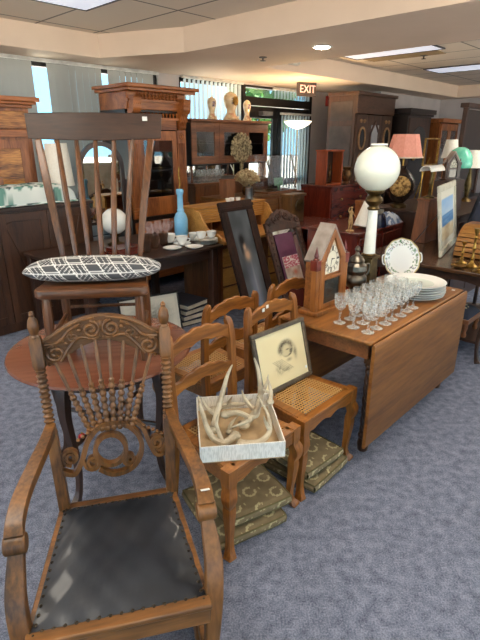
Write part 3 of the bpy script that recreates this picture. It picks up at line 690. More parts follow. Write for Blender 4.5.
an('antler with a long beam curling across the front left of the box', [(-.02,-.08,.02),(-.08,-.14,.03),(-.13,-.11,.06),(-.16,-.03,.13),(-.17,.02,.17)], .016, [[(-.08,-.14,.03),(-.1,-.09,.09),(-.09,-.07,.13)]])
an('antler rising at the back right of the box with two tall points', [(.03,.0,.02),(.09,.04,.06),(.12,.1,.11),(.12,.15,.2),(.1,.17,.27)], .017, [[(.11,.09,.1),(.15,.13,.14),(.165,.15,.19)],[(.09,.04,.06),(.05,.1,.09),(.035,.12,.13)]])
an('forked antler lying in the middle of the white box', [(-.05,.04,.055),(0,.01,.08),(.05,-.04,.08),(.03,-.08,.085),(-.03,-.1,.08)], .014, [[(.04,-.03,.08),(.08,-.05,.09),(.1,-.03,.12)]])
an('antler curving along the front right of the box', [(.0,-.14,.02),(.08,-.15,.03),(.13,-.1,.05),(.13,-.02,.09),(.1,.03,.14)], .014, [[(.13,-.1,.05),(.11,-.1,.09),(.1,-.11,.13)]])
an('pale short antler across the back of the box', [(-.1,.14,.02),(-.03,.15,.04),(.04,.13,.05),(.09,.14,.07)], .014, [[(-.03,.15,.04),(-.01,.12,.1)]])
an('small antler crossing low over the bottom of the box', [(-.04,-.03,.008),(-.03,.02,.008),(-.01,.06,.008),(.015,.09,.01)], .01, [[(-.035,.0,.008),(.0,.0,.014)]])
an('antler with a hooked tip poking over the right side of the box', [(.148,.0,.13),(.156,.03,.155),(.155,.06,.18),(.145,.075,.215)], .011, [[(.156,.03,.155),(.12,.05,.17)]])
# ================================================================ FRAMED DRAWING OF A BABY
def baby(x, z):
    c = mixc((236,222,178),(226,208,160),vnoise(x*5,z*5)*.6)
    r = math.hypot((x-.59)/.95,z-.60); an = math.atan2(z-.60,x-.59); d = 0
    top = max(0,min(1,.5+1.2*sin(an-.35)))
    d += .95*gauss(r,0,.135,0,.04,1)*top*(.35+.75*vnoise(x*70+4*sin(an*6),z*70))      # curls of hair
    d += .12*(1 if r < .13 else 0)+.35*gauss(x,z,.68,.55,.03,.06)
    d += .85*gauss(x,z,.615,.592,.028,.009)+.8*gauss(x,z,.685,.566,.018,.008)+.55*gauss(x,z,.665,.535,.012,.014)+.8*gauss(x,z,.645,.488,.02,.008)
    d += .5*gauss(r,0,.132,0,.012,1)*max(0,cos(an+.9))+.6*gauss(x,z,.76,.5,.035,.10)*(.5+.5*vnoise(x*30,z*50))
    for k in range(6):                                       # sketched blanket and sleeve
        q = abs((z-.44)+1.1*(x-.30-.035*k)) if .22 < z < .46 else 1
        d += .5*math.exp(-(q/.007)**2)*(.4+.6*vnoise(x*40+k*7,z*40))
    d += .45*gauss(x,z,.40,.30,.07,.09)*vnoise(x*70,z*26)+.4*gauss(x,z,.52,.24,.10,.05)*vnoise(x*26,z*70)+.35*gauss(x,z,.62,.40,.05,.03)
    return mixc(c,(66,58,50),d)
fx_, fy_ = XY(1.845,1.375)
fb = thing('framed_drawing', (fx_,fy_,.461), ANG+R(-3), 'framed sketch of a baby leaning on a cane chair', 'picture')
TILT = Matrix.Rotation(R(-15),4,'X')
FR = mat('grey brown moulding', (104,90,72), (72,62,50), rough=.45, scale=18)
def frame(parent, w, h, fw, th, m, M, name='frame'):
    b = MB(); b.M = M
    b.box(-w/2,w/2,0,th,0,fw).box(-w/2,w/2,0,th,h-fw,h).box(-w/2,-w/2+fw,0,th,fw,h-fw).box(w/2-fw,w/2,0,th,fw,h-fw)
    return b.build(name, m, parent, bevel=min(.006,fw*.2))
frame(fb, .41, .335, .024, .02, FR, TILT)
pic('drawing', .38, .295, baby, PRINTG, fb, 120, 90, TILT @ Matrix.Translation((0,.01,.02)))
b = MB(); b.M = TILT; b.box(-.195,.195,.0115,.018,.02,.31).build('backing', PAPER, fb)
b = MB(); b.M = TILT; b.box(.16,.175,.0085,.0098,.05,.065).build('price_tag', TAGW, fb)
# ================================================================ OLIVE CUSHIONS UNDER THE CHAIRS
def cushcol(x, y):
    base = mixc((134,118,88),(114,100,74),vnoise(x*40,y*40))
    s = .115; i = math.floor(x/s); yo = y+(.5*s if i % 2 else 0); j = math.floor(yo/s)
    dx, dy = x-(i+.5)*s, yo-(j+.5)*s; r = math.hypot(dx,dy); a = math.atan2(dy,dx)
    if abs(r-.028) < .0058+.002*sin(a*9) and not (-.5 < a-.6 < .35): return (184,172,132)
    for ox, oy in ((.5*s,.5*s),(-.5*s,.5*s),(.5*s,-.5*s),(-.5*s,-.5*s)):
        if math.hypot(dx-ox,dy) < .009 : return (170,158,118)
    return base
def cushion(x, y, z, rz, label, w=.4, d=.4, h=.06):
    t = thing('seat_cushion', (x,y,z), rz, label, 'cushion', 'olive patterned chair cushions')
    b = MB(); b.c = []; N = 90
    def top(s, q, sg):
        px, py = (2*s-1), (2*q-1); e = min(1, (1-max(abs(px),abs(py)))*9)
        return (px*w/2*(1-.02*(abs(py)**4)), py*d/2*(1-.02*abs(px)**4), h/2+sg*(h/2*(.78+.22*(1-px**2)*(1-py**2))-.006*(1-e)))
    b.grid(lambda s,q: top(s,q,1), N, N)
    b.c += [cushcol(i/N*w, j/N*d) for j in range(N+1) for i in range(N+1)]
    for k in range(4):
        def side(s, q, k=k):
            a, c = ((s,0),(1,s),(1-s,1),(0,1-s))[k]
            p, r = top(a,c,1), top(a,c,-1); o = .008*sin(pi*q)
            n = ((0,-1),(1,0),(0,1),(-1,0))[k]
            return (p[0]+n[0]*o, p[1]+n[1]*o, r[2]+(p[2]-r[2])*q)
        b.grid(side, N, 8); b.c += [cushcol(i/N*w, .03+j/8*h+.4*k) for j in range(9) for i in range(N+1)]
    b.grid(lambda s,q: top(1-s,q,-1), 4, 4); b.c += [(100,92,58)]*25
    body = b.build('cover', FABP, t, smooth=60, recalc=False)
    pp = MB()
    for sg in (1,-1):
        pts = [top(a,c,sg) for a,c in [(i/12,0) for i in range(12)]+[(1,i/12) for i in range(12)]+[(1-i/12,1) for i in range(12)]+[(0,1-i/12) for i in range(12)]]
        pp.tube(pts, .0045, 6, closed=True)
    pp.build('piping', mat('olive piping',(110,100,66),rough=.9), t)
    return t
cushion(-.035,1.87,.004,R(30),'olive patterned cushion at the bottom of the stack under the antler chair',.36,.4)
cushion(.0,1.925,.071,R(30),'olive wreath patterned cushion on top of the stack under the antler chair',.34,.4)
ux, uy = XY(1.857,1.285); cushion(ux,uy,.004,ANG+R(2),'olive cushion on the floor beneath another under the baby drawing chair', .33, .4)
ux, uy = XY(1.852,1.3); cushion(ux,uy,.071,ANG-R(3),'upper olive cushion under the chair with the baby drawing', .31, .38)
# small red thing on the carpet under the round table
u, v = on_z(82,437,.02); x, y = XY(u,v)
t = thing('red_bauble', (x,y,0), 0, 'small red ball lying on the carpet under the round table', 'ball')
MB().ball((0,0,.022),.022).build('ball', mat('red gloss',(190,36,40),rough=.3), t); MB().tube([(0,0,.043),(.003,0,.05)],.006).build('cap', BRASS, t)
# ================================================================ DROP LEAF TABLE AND WHAT STANDS ON IT
TZ = .74
dt = at_uv('drop_leaf_table', 2.07, 1.03, 0, 'long honey brown drop leaf table with its front leaf hanging down', 'table')
LN, DP = 1.275, .60
b = MB(); b.box(0,LN,.012,DP-.012,.718,TZ); b.build('tabletop', W_TABLE, dt, bevel=.008)
b = MB(); out = [(.0,.735),(-.008,.73),(-.013,.72),(-.014,.7),(-.014,.125),(-.008,.115),(.002,.115),(.006,.125),(.006,.705),(.008,.714)]
b.prism([(y,z) for y,z in out], 0, LN, 'yz').build('drop_leaf', W_TABLE, dt, bevel=.003)
b = MB(); b.box(0,LN,DP-.004,DP+.016,.16,.73).build('drop_leaf', W_TABLE, dt, bevel=.004)
b = MB(); b.box(.1,LN-.1,.07,.09,.6,.7178).box(.1,LN-.1,DP-.09,DP-.07,.6,.7178).box(.09,.112,.07,DP-.07,.6,.7178).box(LN-.112,LN-.09,.07,DP-.07,.6,.7178)
b.build('apron', W_MIDX, dt)
for x in (.14,LN-.09):
    for y in (.07,DP-.07):
        b = MB(); b.box(x-.03,x+.03,y-.03,y+.03,.56,.7175)
        pts, rad = [], []
        b.lathe([(.028,.56),(.034,.545),(.022,.53),(.03,.515)],x,y,0,16)
        for k in range(3):             # a twisted shaft: three strands winding down the leg
            p = [(x+.013*cos(k*2.094+i*.33),y+.013*sin(k*2.094+i*.33),.52-.40*i/40) for i in range(41)]
            b.tube(p, .017, 8)
        b.lathe([(.022,.0),(.03,.01),(.034,.05),(.026,.085),(.034,.1),(.034,.112),(.022,.125)],x,y,0,16)
        b.build('leg', W_BROWN, dt, bevel=.003)
b = MB(); b.at(LN-.07,.06,TZ+.0006,R(10)).box(-.015,.015,-.01,.01,0,.001).build('price_tag', TAGW, dt)
# --- steeple clock
DIALW = (232,226,206)
def dial(x, z):
    dx, dz = x-.5, z-.5; r = math.hypot(dx,dz)*2; a = math.atan2(dx,dz)
    c = DIALW
    h = (a/(2*pi)*12) % 12; n = round(h) % 12 or 12; off = (h-round(h))*(2*pi/12)*r
    if .62 < r < .93:
        k = {1:1,2:2,3:3,4:4,5:2,6:3,7:4,8:5,9:3,10:2,11:3,12:4}[n]
        wd = .055*k*1.15
        if abs(off) < wd/2 and ((off/.055+k/2) % 1) < .62: c = (40,36,32)
    if abs(r-.6) < .012 or abs(r-.97) < .012: c = (90,80,66)
    for ang, ln, wd in ((R(95),.42,.05),(R(192),.66,.04)):
        p = dx*2*sin(ang)+dz*2*cos(ang); q = dx*2*cos(ang)-dz*2*sin(ang)
        if 0 < p < ln and abs(q) < wd*(1.1-p/ln*.7): c = (28,26,26)
    if r < .06: c = (40,36,32)
    return c
def steeple_clock(u, v, z, w, h, label, rz=0, wd=W_CLOCK, dark=W_MAHO):
    t = at_uv('steeple_clock', u, v, z, label, 'clock', None, rz)
    d = w*.28; e = h*.64; hw = w*.36
    b = MB()
    b.prism([(-hw,0),(hw,0),(hw,e),(0,h),(-hw,e)], .012, d).build('case', dark if wd is not W_CLOCK else W_CLOCKX, t)
    b = MB()                       # front door frame: two stiles, rails and the two gable pieces
    f = .13*w; b.box(-hw+.0,-hw+f,-.004,.012,.06*h,e).box(hw-f,hw,-.004,.012,.06*h,e).box(-hw+f,hw-f,-.004,.012,.06*h,.11*h).box(-hw+f,hw-f,-.004,.012,.40*h,.44*h)
    for s in (-1,1): b.prism([(s*hw,e),(s*hw,e-.02),(s*(hw-f),e-.01),(0,h-.09*h-.01),(0,h-.01)], -.004, .012)
    b.build('door', wd, t, bevel=.002)
    pic('dial', (hw-f)*2, (hw-f)*2, dial, PRINTG, t, 70, 70, Matrix.Translation((0,.0105,.46*h)))
    b = MB(); b.prism([(-hw+f,.46*h+(hw-f)*2),(hw-f,.46*h+(hw-f)*2),(0,h*.9)], .009, .0118).build('dial_surround', CREAM, t, smooth=0)
    MB().box(-hw+f,hw-f,.004,.0115,.11*h,.40*h).build('lower_panel', mat('dark painted glass',(54,58,56),(34,38,38),rough=.08,coat=.5), t)
    for s in (-1,1):
        b = MB(); x = s*(hw+.05*w)
        b.box(x-.045*w,x+.045*w,.0,.1*w+.0,.05*h,e-.1*h); co_ = b.build('column', wd, t, bevel=.002); MB().box(x-.06*w,x+.06*w,-.01*w,.12*w,e-.0995*h,e+.02*h).build('capital', dark, co_, bevel=.002)
        MB().lathe([(.045*w,0),(.05*w,.01*h),(.025*w,.025*h),(.04*w,.04*h),(.03*w,.07*h),(.001,.15*h)],x,.05*w,e+.02*h,10).build('finial', dark, t)
        b = MB(); b.prism([(s*(hw+.005),e-.012),(s*(hw+.015),e),(0,h+.018),(0,h)], -.0, d+.004).build('roof', mat('pale worn roof veneer',(160,148,138),(126,112,102),rough=.5), t)
    MB().box(-hw-.13*w,hw+.13*w,-.025,d+.01,0,.05*h).build('base', wd, t, bevel=.004)
    return t
steeple_clock(2.355, 1.475, TZ+.001, .36, .495, 'wooden steeple clock with white dial on the drop leaf table')
# --- crystal goblets in rows
GOB = [(.001,.0),(.034,.0),(.034,.003),(.012,.009),(.0055,.02),(.005,.05),(.008,.06),(.0055,.07),(.012,.078),(.03,.095),(.036,.12),(.037,.15),(.0355,.165),(.0335,.165),(.0345,.15),(.033,.12),(.026,.098),(.001,.086)]
def place_row(src, spots, group, labeler):
    for k, (u, v) in enumerate(spots):
        o = src if k == 0 else copy_tree(src)
        o.location = XY(u,v)+(o.location.z,); o['label'] = labeler(k); o['group'] = group
gt = thing('crystal_goblet', (0,0,TZ+.001), 0, 'x', 'glass')
bw = MB(); bw.lathe(GOB, seg=20); bw.build('goblet_glass', CRYSTAL, gt, smooth=60)
spots = []
rr = random.Random(5)
rown = {0:'front',1:'middle',2:'back'}
for i in range(7):
    for j in range(3): spots.append((2.185+.092*i+rr.uniform(-.006,.006)+.01*j, 1.125+.093*j+rr.uniform(-.006,.006)))
ordn = ['first','second','third','fourth','fifth','sixth','last']
def gl(k): i, j = divmod(k,3); return 'cut crystal goblet, %s from the clock end in the %s row of goblets' % (ordn[i], rown[j])
place_row(gt, spots, 'crystal goblets on the drop leaf table', gl)
# --- stack of white plates
PLATE = [(.001,.004),(.1,.004),(.105,.0),(.112,.0),(.118,.006),(.172,.02),(.186,.024),(.187,.027),(.172,.0245),(.115,.011),(.1,.0085),(.001,.0085)]
MINT = mat('pale green white china', (224,232,224), (214,224,214), rough=.15, coat=.4)
for k in range(6):
    x, y = XY(2.982+.004*sin(k*2.1), 1.235+.004*cos(k*1.7))
    t = thing('dinner_plate', (x,y,TZ+.001+k*.0152), 0, 'large white plate, %s from the bottom of the stack on the drop leaf table' % ['lowest','second','third','fourth','fifth','topmost'][k] if k not in (0,5) else ('large white plate at the bottom of the plate stack' if k == 0 else 'large white plate on top of the plate stack'), 'plate', 'stack of white plates')
    if k == 0: pm = MB().lathe(PLATE, seg=48).build('china', CHINA, t, smooth=50); MB().lathe([(.105,.0087),(.113,.0115),(.112,.0125),(.104,.0097)],seg=48).build('green_band', MINT, t)
    else:
        for ch in t_first.children: c = ch.copy(); COL.objects.link(c); c.parent = t
    if k == 0: t_first = t
# --- decorated cake plate standing on edge
def floral(x, y):
    r = math.hypot(x,y); a = math.atan2(y,x)
    if .64 < r < .93:
        n = vnoise(a*9+40, r*14)
        if vnoise(a*16+7, r*20) > .66: return mixc((60,110,84),(128,150,96),n)
        if vnoise(a*21+90, r*24) > .76: return mixc((170,80,84),(76,94,150),n)
    if r > .965: return (190,170,110)
    return (238,237,232)
dx_, dy_ = XY(3.295,1.47)
dp = thing('decorated_plate', (dx_,dy_,TZ+.002), R(14), 'white plate with flowered rim and handles standing behind the plate stack', 'plate')
b = MB(); b.c = []; NR, NA = 30, 96; PR = .148
b.M = Matrix.Rotation(R(-17),4,'X') @ Matrix.Translation((0,0,PR))
vs = []
for i in range(NR+1):
    r = PR*i/NR
    for j in range(NA):
        a = 2*pi*j/NA; rr2 = r*(1+.015*cos(a*12)*(i/NR)**4)
        vs.append((rr2*cos(a), -.02*max(0,(i/NR-.55)/.45)**1.5, rr2*sin(a))); b.c.append(floral(cos(a)*i/NR, sin(a)*i/NR))
n0 = len(vs); vs += [(x, y+.006, z) for x,y,z in vs]; b.c += [(232,231,226)]*n0
fs = [(i*NA+j, i*NA+(j+1)%NA, (i+1)*NA+(j+1)%NA, (i+1)*NA+j) for i in range(NR) for j in range(NA)]
fs += [tuple(n0+k for k in reversed(f)) for f in fs]+[(NR*NA+j, NR*NA+(j+1)%NA, n0+NR*NA+(j+1)%NA, n0+NR*NA+j) for j in range(NA)]
b.add(vs, fs); b.build('china', CHINAP, dp, smooth=50, recalc=False)
for s in (-1,1):
    h = MB(); h.M = Matrix.Rotation(R(-17),4,'X') @ Matrix.Translation((0,0,PR))
    h.tube(cr([(s*.142,-.014,-.035),(s*.157,-.016,-.028),(s*.161,-.017,0),(s*.157,-.016,.028),(s*.142,-.014,.035)],5), .005, 8).build('handle', CHINA, dp)
b = MB(); b.bar([(0,.012,.006),(0,.1,.006)],.012,.006,up=(0,0,1)).bar([(0,.1,.004),(0,.062,.16)],.012,.006,up=(0,1,0)).bar([(-.05,-.012,.004),(.05,-.012,.004)],.008,.006,up=(0,0,1))
b.build('stand', BLACKM, dp)
# --- tall lamp with the white globe
u, v = on_v(378,160,1.55)[0], 1.55; x, y = XY(u,v)
gl_ = thing('globe_lamp', (x,y,TZ+.001), ANG, 'tall banquet lamp with white column and large opal globe', 'lamp')
b = MB(); b.box(-.075,.075,-.075,.075,0,.03).box(-.062,.062,-.062,.062,.03,.045).box(-.05,.05,-.05,.05,.045,.215,.006,.006).box(-.056,.056,-.056,.056,.215,.23).lathe([(.045,.23),(.05,.24),(.034,.25)])
b.build('base', DBRASS, gl_, bevel=.003)
MB().lathe([(.001,.245),(.04,.245),(.039,.27),(.031,.52),(.03,.535),(.001,.535)],seg=20).build('column', mat('white opal column',(232,236,228),(222,228,220),rough=.2,coat=.4), gl_)
MB().lathe([(.001,.53),(.034,.53),(.04,.54),(.03,.555),(.045,.57),(.058,.59),(.05,.61),(.036,.625),(.055,.64),(.064,.65),(.062,.662),(.001,.662)],seg=20).build('burner', DBRASS, gl_)
MB().ball((0,0,.785),.142,36,22).build('globe', mat('opal glass globe',(226,232,220),(220,227,214),rough=.12,coat=.6,sss=.15), gl_, smooth=180)
MB().lathe([(.05,.9255),(.055,.93),(.05,.936),(.045,.932)],seg=20).build('globe_rim', CHINA, gl_)
# --- dark pewter tea urn
x, y = XY(2.65,1.49)
ur = thing('tea_urn', (x,y,TZ+.001), R(20), 'dark pewter tea urn between the clock and the globe lamp', 'urn')
MB().lathe([(.001,0),(.062,0),(.064,.014),(.045,.028),(.028,.045),(.034,.07),(.06,.09),(.072,.12),(.07,.145),(.056,.165),(.06,.175),(.068,.19),(.064,.22),(.045,.24),(.001,.242)],seg=26).build('body', PEWTER, ur)
MB().lathe([(.046,.2405),(.05,.25),(.036,.272),(.016,.285),(.01,.305),(.018,.318),(.012,.335),(.001,.342)],seg=20).build('lid', PEWTER, ur)
for s_ in (-1,1): MB().tube(cr([(s_*.068,0,.14),(s_*.095,0,.17),(s_*.092,0,.22),(s_*.06,0,.215)],5),.006,8).build('handle', PEWTER, ur)
MB().tube(cr([(0,-.068,.1),(0,-.09,.095),(0,-.105,.08)],4),[.01]*4+[.008]*4+[.007],8).build('spout', PEWTER, ur)
# ================================================================ LEANING THINGS BETWEEN THE CHAIRS AND THE DESK
def lady(x, z):
    c = mixc((52,54,56),(96,100,104),vnoise(x*4+3,z*9)*.7+.2*z)
    c = mixc(c,(116,122,140),.9*gauss(x,z,.52,.2,.26,.34)*(.6+.4*vnoise(x*12,z*4)))
    c = mixc(c,(150,150,158),.6*gauss(x,z,.6,.3,.08,.25)*vnoise(x*20,z*5))
    c = mixc(c,(176,140,112),1.2*gauss(x,z,.5,.60,.14,.05)); c = mixc(c,(190,154,126),1.2*gauss(x,z,.44,.68,.07,.035))
    c = tuple(min(255,k*1.1) for k in c)
    c = mixc(c,(26,22,22),1.3*gauss(x,z,.38,.735,.12,.045)); c = mixc(c,(30,26,28),.8*gauss(x,z,.3,.66,.06,.06))
    return c
def leaning(name, u, vb, rz, ang, label, cat):
    return at_uv(name, u, vb, .0115, label, cat, None, rz)
pt = leaning('tall_framed_print', 3.27, 2.72, 0, 0, 'tall narrow dark framed print of a woman leaning against the desk', 'picture')
T = Matrix.Rotation(R(-20),4,'X'); FD = wood('dark frame moulding',(60,36,27),(32,20,16),'z',rough=.6,coat=0); FD.node_tree.nodes['Principled BSDF'].inputs['Specular IOR Level'].default_value = .15
frame(pt, .44, 1.235, .09, .03, FD, T)
pic('print', .27, 1.07, lady, PRINTG, pt, 40, 100, T @ Matrix.Translation((0,.014,.085)))
b = MB(); b.M = T; b.box(-.14,.14,.0165,.026,.08,1.16).build('backing', BLACKM, pt)
b = MB(); b.M = T
b.box(-.225,.225,-.008,.0,1.175,1.2).box(-.14,-.134,.006,.012,.085,1.155).box(.134,.14,.006,.012,.085,1.155).build('inner_moulding', FD, pt)
cm = leaning('carved_mirror', 3.82, 2.66, 0, 0, 'carved dark mirror frame with scrolled crest leaning by the steeple clock', 'mirror')
T = Matrix.Rotation(R(-21),4,'X')
CRV = wood('carved dark walnut',(86,50,32),(44,26,18),'z',rough=.55,coat=0)
frame(cm, .54, .98, .075, .03, CRV, T)
b = MB(); b.M = T; b.box(-.2,.2,.012,.02,.07,.92).build('glass', MIRROR, cm)
b = MB(); b.M = T
b.ribbon([-.27+.54*i/30 for i in range(31)], lambda x: .95, lambda x: .985+.12*max(0,cos(x/.27*pi/2))**1.2+.012*abs(sin(x*40)), .002, .03)
cb_ = b.build('crest', CRV, cm)
b = MB(); b.M = T
for s in (-1,1):
    for cx, cz, r in ((.05,1.035,.04),(.13,1.01,.036),(.215,.985,.03)):
        b.tube([(s*(cx+r*(1-i/22*.85)*cos(i*.5)),-.004,cz+r*(1-i/22*.85)*sin(i*.5)) for i in range(23)], .009, 6)
    for k in range(16): b.ball((s*.235,0,.05+.058*k),(.022,.012,.02),8,5)
b.ball((0,-.004,1.07),(.03,.014,.03),10,6)
b.build('carving', CRV, cb_)
MAGC = [(150,70,92)]
def mag(x, z):
    if z > .62: return (192,96,112) if vnoise(x*14,z*40) < .62 else (232,220,214)
    c = mixc((206,186,166),(150,110,92),vnoise(x*7,z*7)); c = mixc(c,(226,214,204),.8*gauss(x,z,.4,.25,.2,.16)*vnoise(x*16,z*16)+.2)
    return mixc(c,(196,92,60),.8*gauss(x,z,.6,.45,.12,.08))
lx, ly = XY(3.83,2.66)
# a purple folder and a magazine standing inside the frame
def in_frame(name, label, cat, dx, zz, off):
    t = at_uv(name, 3.82, 2.66, .0015, label, cat); return t, Matrix.Rotation(R(-21),4,'X') @ Matrix.Translation((dx,off,zz))
t, M_ = in_frame('purple_folder', 'plum purple folder standing in the carved mirror frame', 'folder', -.045, .38, -.001)
b = MB(); b.M = M_; b.box(-.14,.14,-.006,.0,0,.5).build('cover', mat('plum card',(108,58,84),(98,52,76),rough=.6), t)
t, M_ = in_frame('magazine', 'magazine with red and white cover standing in front of the purple folder', 'magazine', -.035, .34, -.012)
pic('cover', .24, .31, mag, PRINT, t, 40, 50, M_ @ Matrix.Translation((0,-.0045,0)))
b = MB(); b.M = M_; b.box(-.12,.12,-.004,.003,0,.31).build('pages', PAPER, t)
# --- red mahogany round table behind the mirror
t = at_uv('pedestal_table', 4.8, 3.46, 0, 'round mahogany table behind the carved mirror', 'table')
MB().lathe([(.001,.735),(.39,.735),(.41,.745),(.415,.76),(.405,.775),(.001,.777)],seg=48).build('tabletop', W_MAHOX, t, smooth=30)
MB().lathe([(.001,.06),(.06,.06),(.075,.12),(.05,.2),(.06,.34),(.085,.44),(.05,.54),(.06,.66),(.11,.7345),(.001,.7345)],seg=20).build('pedestal', W_MAHO, t)
for a in range(3):
    c, s = cos(a*2.094), sin(a*2.094)
    MB().bar(cr([(c*r,s*r,z) for r,z in ((.04,.2),(.14,.18),(.24,.08),(.32,.02),(.36,.02))],4),.05,.04,sc=[1.1-.5*i/16 for i in range(17)],up=(0,0,1)).build('foot', W_MAHO, t)
# ================================================================ DARK TABLE WITH THE TEA SET
dk = at_uv('dining_table', 1.75, 3.27, 0, 'dark brown dining table crowded with white cups and glassware', 'table')
b = MB(); b.box(0,1.49,0,1.05,.725,.755).build('tabletop', W_DARK, dk, bevel=.006)
b = MB(); b.box(.08,1.36,.06,.08,.62,.7248).box(.08,1.36,.97,.99,.62,.7248).box(.08,.1,.08,.97,.62,.7248).box(1.34,1.36,.08,.97,.62,.7248).build('apron', W_DARK, dk)
for x in (.05,1.39):
    for y in (.05,1.0): MB().box(x-.035,x+.035,y-.035,y+.035,0,.724).build('leg', W_DARKZ, dk, bevel=.005)
DZ = .756
SAUC = [(r*1.22,z*1.2) for r,z in [(.001,.003),(.03,.003),(.034,0),(.038,.002),(.068,.014),(.07,.017),(.04,.007),(.001,.006)]]
def cup(name, px, py, kind, label, cat='cup', group='white tea cups on the dark table', z0=DZ):
    u, v = on_z(px, py, z0); x, y = XY(u,v)
    t = thing(name, (x,y,z0), random.uniform(0,6), label, cat, group); return t
CUP = [(.001,0),(.022,0),(.025,.006),(.034,.02),(.041,.045),(.043,.062),(.041,.062),(.038,.045),(.03,.02),(.001,.009)]
CUP = [(r*1.3,z*1.25) for r,z in CUP]
sau = [('front-most white saucer on the dark table',188,250,0),('white saucer left of the front saucer',181,243,0),('white saucer under the upside down cup',193,240,0)]
def cupset(px, py, lab_s, lab_c, z0=DZ, upside=False, n=1):
    t = cup('saucer', px, py, 's', lab_s, 'saucer', 'white saucers on the dark table', z0); MB().lathe(SAUC,seg=24).build('china', CHINA, t, smooth=50)
    if lab_c:
        t2 = thing('teacup', t.location+Vector((0,0,.0075)), random.uniform(-.6,.9), lab_c, 'cup', 'white tea cups on the dark table')
        MB().lathe(CUP if not upside else [(r,.064-z) for r,z in reversed(CUP)],seg=22).build('bowl', CHINA, t2, smooth=50)
        q = (lambda z: .064-z) if upside else (lambda z: z)
        MB().tube(cr([(.038,0,q(.05)),(.06,0,q(.052)),(.062,0,q(.03)),(.033,0,q(.02))],4),.0045,7).build('handle', CHINA, t2)
def spot(px, v): return on_v(px, 240, v)[0], v
def cupset(px, v, lab_s, lab_c, z0=DZ, upside=False):
    u, v = spot(px, v); x, y = XY(u,v)
    t = thing('saucer', (x,y,z0), 0, lab_s, 'saucer', 'white saucers on the dark table'); MB().lathe(SAUC,seg=24).build('china', CHINA, t, smooth=50)
    if lab_c:
        t2 = thing('teacup', (x,y,z0+(.009 if not upside else .0155)), random.uniform(-.6,.9), lab_c, 'cup', 'white tea cups on the dark table')
        MB().lathe(CUP if not upside else [(r,.064-z) for r,z in reversed(CUP)],seg=22).build('bowl', CHINA, t2, smooth=50)
        q = (lambda z: .064-z) if upside else (lambda z: z)
        MB().tube(cr([(.047,0,q(.056)),(.074,0,q(.058)),(.076,0,q(.036)),(.04,0,q(.024))],4),.005,7).build('handle', CHINA, t2)
cupset(170,3.70,'white saucer at the left of the tea set under a single cup','white teacup at the left of the tea set by the blue lamp')
cupset(172,3.44,'lone white saucer at the front left of the tea set',None)
cupset(194,3.335,'white saucer nearest the front edge of the dark table',None)
cupset(182,3.52,'white saucer in the middle of the tea set','white teacup in the middle of the tea set')
t2 = thing('teacup', XY(3.155,3.6)+(DZ+.0005,), .8, 'white teacup standing alone between the plates and the blue lamp', 'cup', 'white tea cups on the dark table')
MB().lathe(CUP,seg=22).build('bowl', CHINA, t2, smooth=50)
x, y = XY(3.15,3.42)
for k in range(5):
    t = thing('dessert_plate', (x,y,DZ+k*.0085), 0, 'small white plate %s in the pile beside the teacups' % ['lowest','second from bottom','in the middle','second from top','topmost'][k], 'plate', 'small white plates beside the teacups')
    MB().lathe([(r*.62,z*.55) for r,z in PLATE],seg=28).build('china', CHINA, t, smooth=50)
for k in range(2):
    t = thing('teacup', (x-.045+.095*k,y+.0+.045*k,DZ+.048), 2.5*k, ['left teacup on the pile of small white plates','right teacup on the pile of small white plates'][k], 'cup', 'white tea cups on the dark table')
    MB().lathe([(r*.9,z*.8) for r,z in CUP],seg=22).build('bowl', CHINA, t, smooth=50)
# blue glass bottle-lamp, its base and the little gilt stem on top
x, y = XY(on_v(181,222,3.76)[0],3.76)
t = thing('blue_lamp', (x,y,DZ), 0, 'tall sky blue glass lamp base on the dark table', 'lamp')
MB().lathe([(.001,0),(.055,0),(.06,.012),(.05,.03),(.001,.03)],seg=20).build('foot', W_BLACK, t)
MB().lathe([(.001,.03),(.058,.031),(.07,.055),(.07,.2),(.056,.245),(.034,.275),(.038,.29),(.03,.302),(.028,.43),(.038,.455),(.038,.48),(.03,.492),(.001,.494)],seg=24).build('body', mat('sky blue glass',(140,202,240),(120,186,230),rough=.15,coat=.5), t)
MB().tube(cr([(0,0,.492),(.004,0,.56),(-.004,0,.63),(.003,0,.70)],4),[.006]*12+[.003],8).build('stem', BRASS, t)
# pink and amber glassware behind the cups
STEM = [(.001,0),(.032,0),(.03,.004),(.006,.012),(.005,.07),(.012,.078),(.03,.1),(.036,.13),(.034,.165),(.032,.165),(.034,.13),(.027,.1),(.001,.084)]
spots = [(150,232),(158,229),(166,226),(154,224),(162,221),(170,219),(148,221),(157,215),(166,213)]
gt = thing('wine_glass', (0,0,DZ), 0, 'x', 'glass'); MB().lathe(STEM,seg=16).build('bowl_and_stem', PINKGL, gt, smooth=60)
uvs = [(on_v(px,py,v)[0],v) for (px,py),v in zip(spots,[3.78,3.78,3.80,3.90,3.90,3.92,4.02,4.02,4.04])]
lbl = ['faint pink wine glass, %s of the %s row beyond the spindle chair' % (a,c) for c in ('front','middle','back') for a in ('left','centre','right')]
place_row(gt, uvs, 'pink wine glasses on the dark table', lambda k: lbl[k])
AMB = [(.001,0),(.03,0),(.034,.005),(.04,.03),(.036,.055),(.042,.085),(.046,.11),(.043,.11),(.037,.08),(.031,.05),(.001,.008)]
gt = thing('amber_tumbler', (0,0,DZ), 0, 'x', 'glass'); MB().lathe(AMB,seg=18).build('wavy_glass', BROWNGL, gt, smooth=60)
uvs = [on_z(px,py,DZ) for px,py in [(147,252),(155,248),(164,245),(149,246)]]
place_row(gt, uvs, 'amber tumblers on the dark table', lambda k: ['dark amber glass tumbler nearest the chair at the table edge','dark amber glass tumbler second from the chair along the table edge','dark amber glass tumbler third from the chair along the table edge','dark amber glass tumbler tucked behind the one nearest the chair','dark amber glass tumbler behind the others beside the teacups'][k])
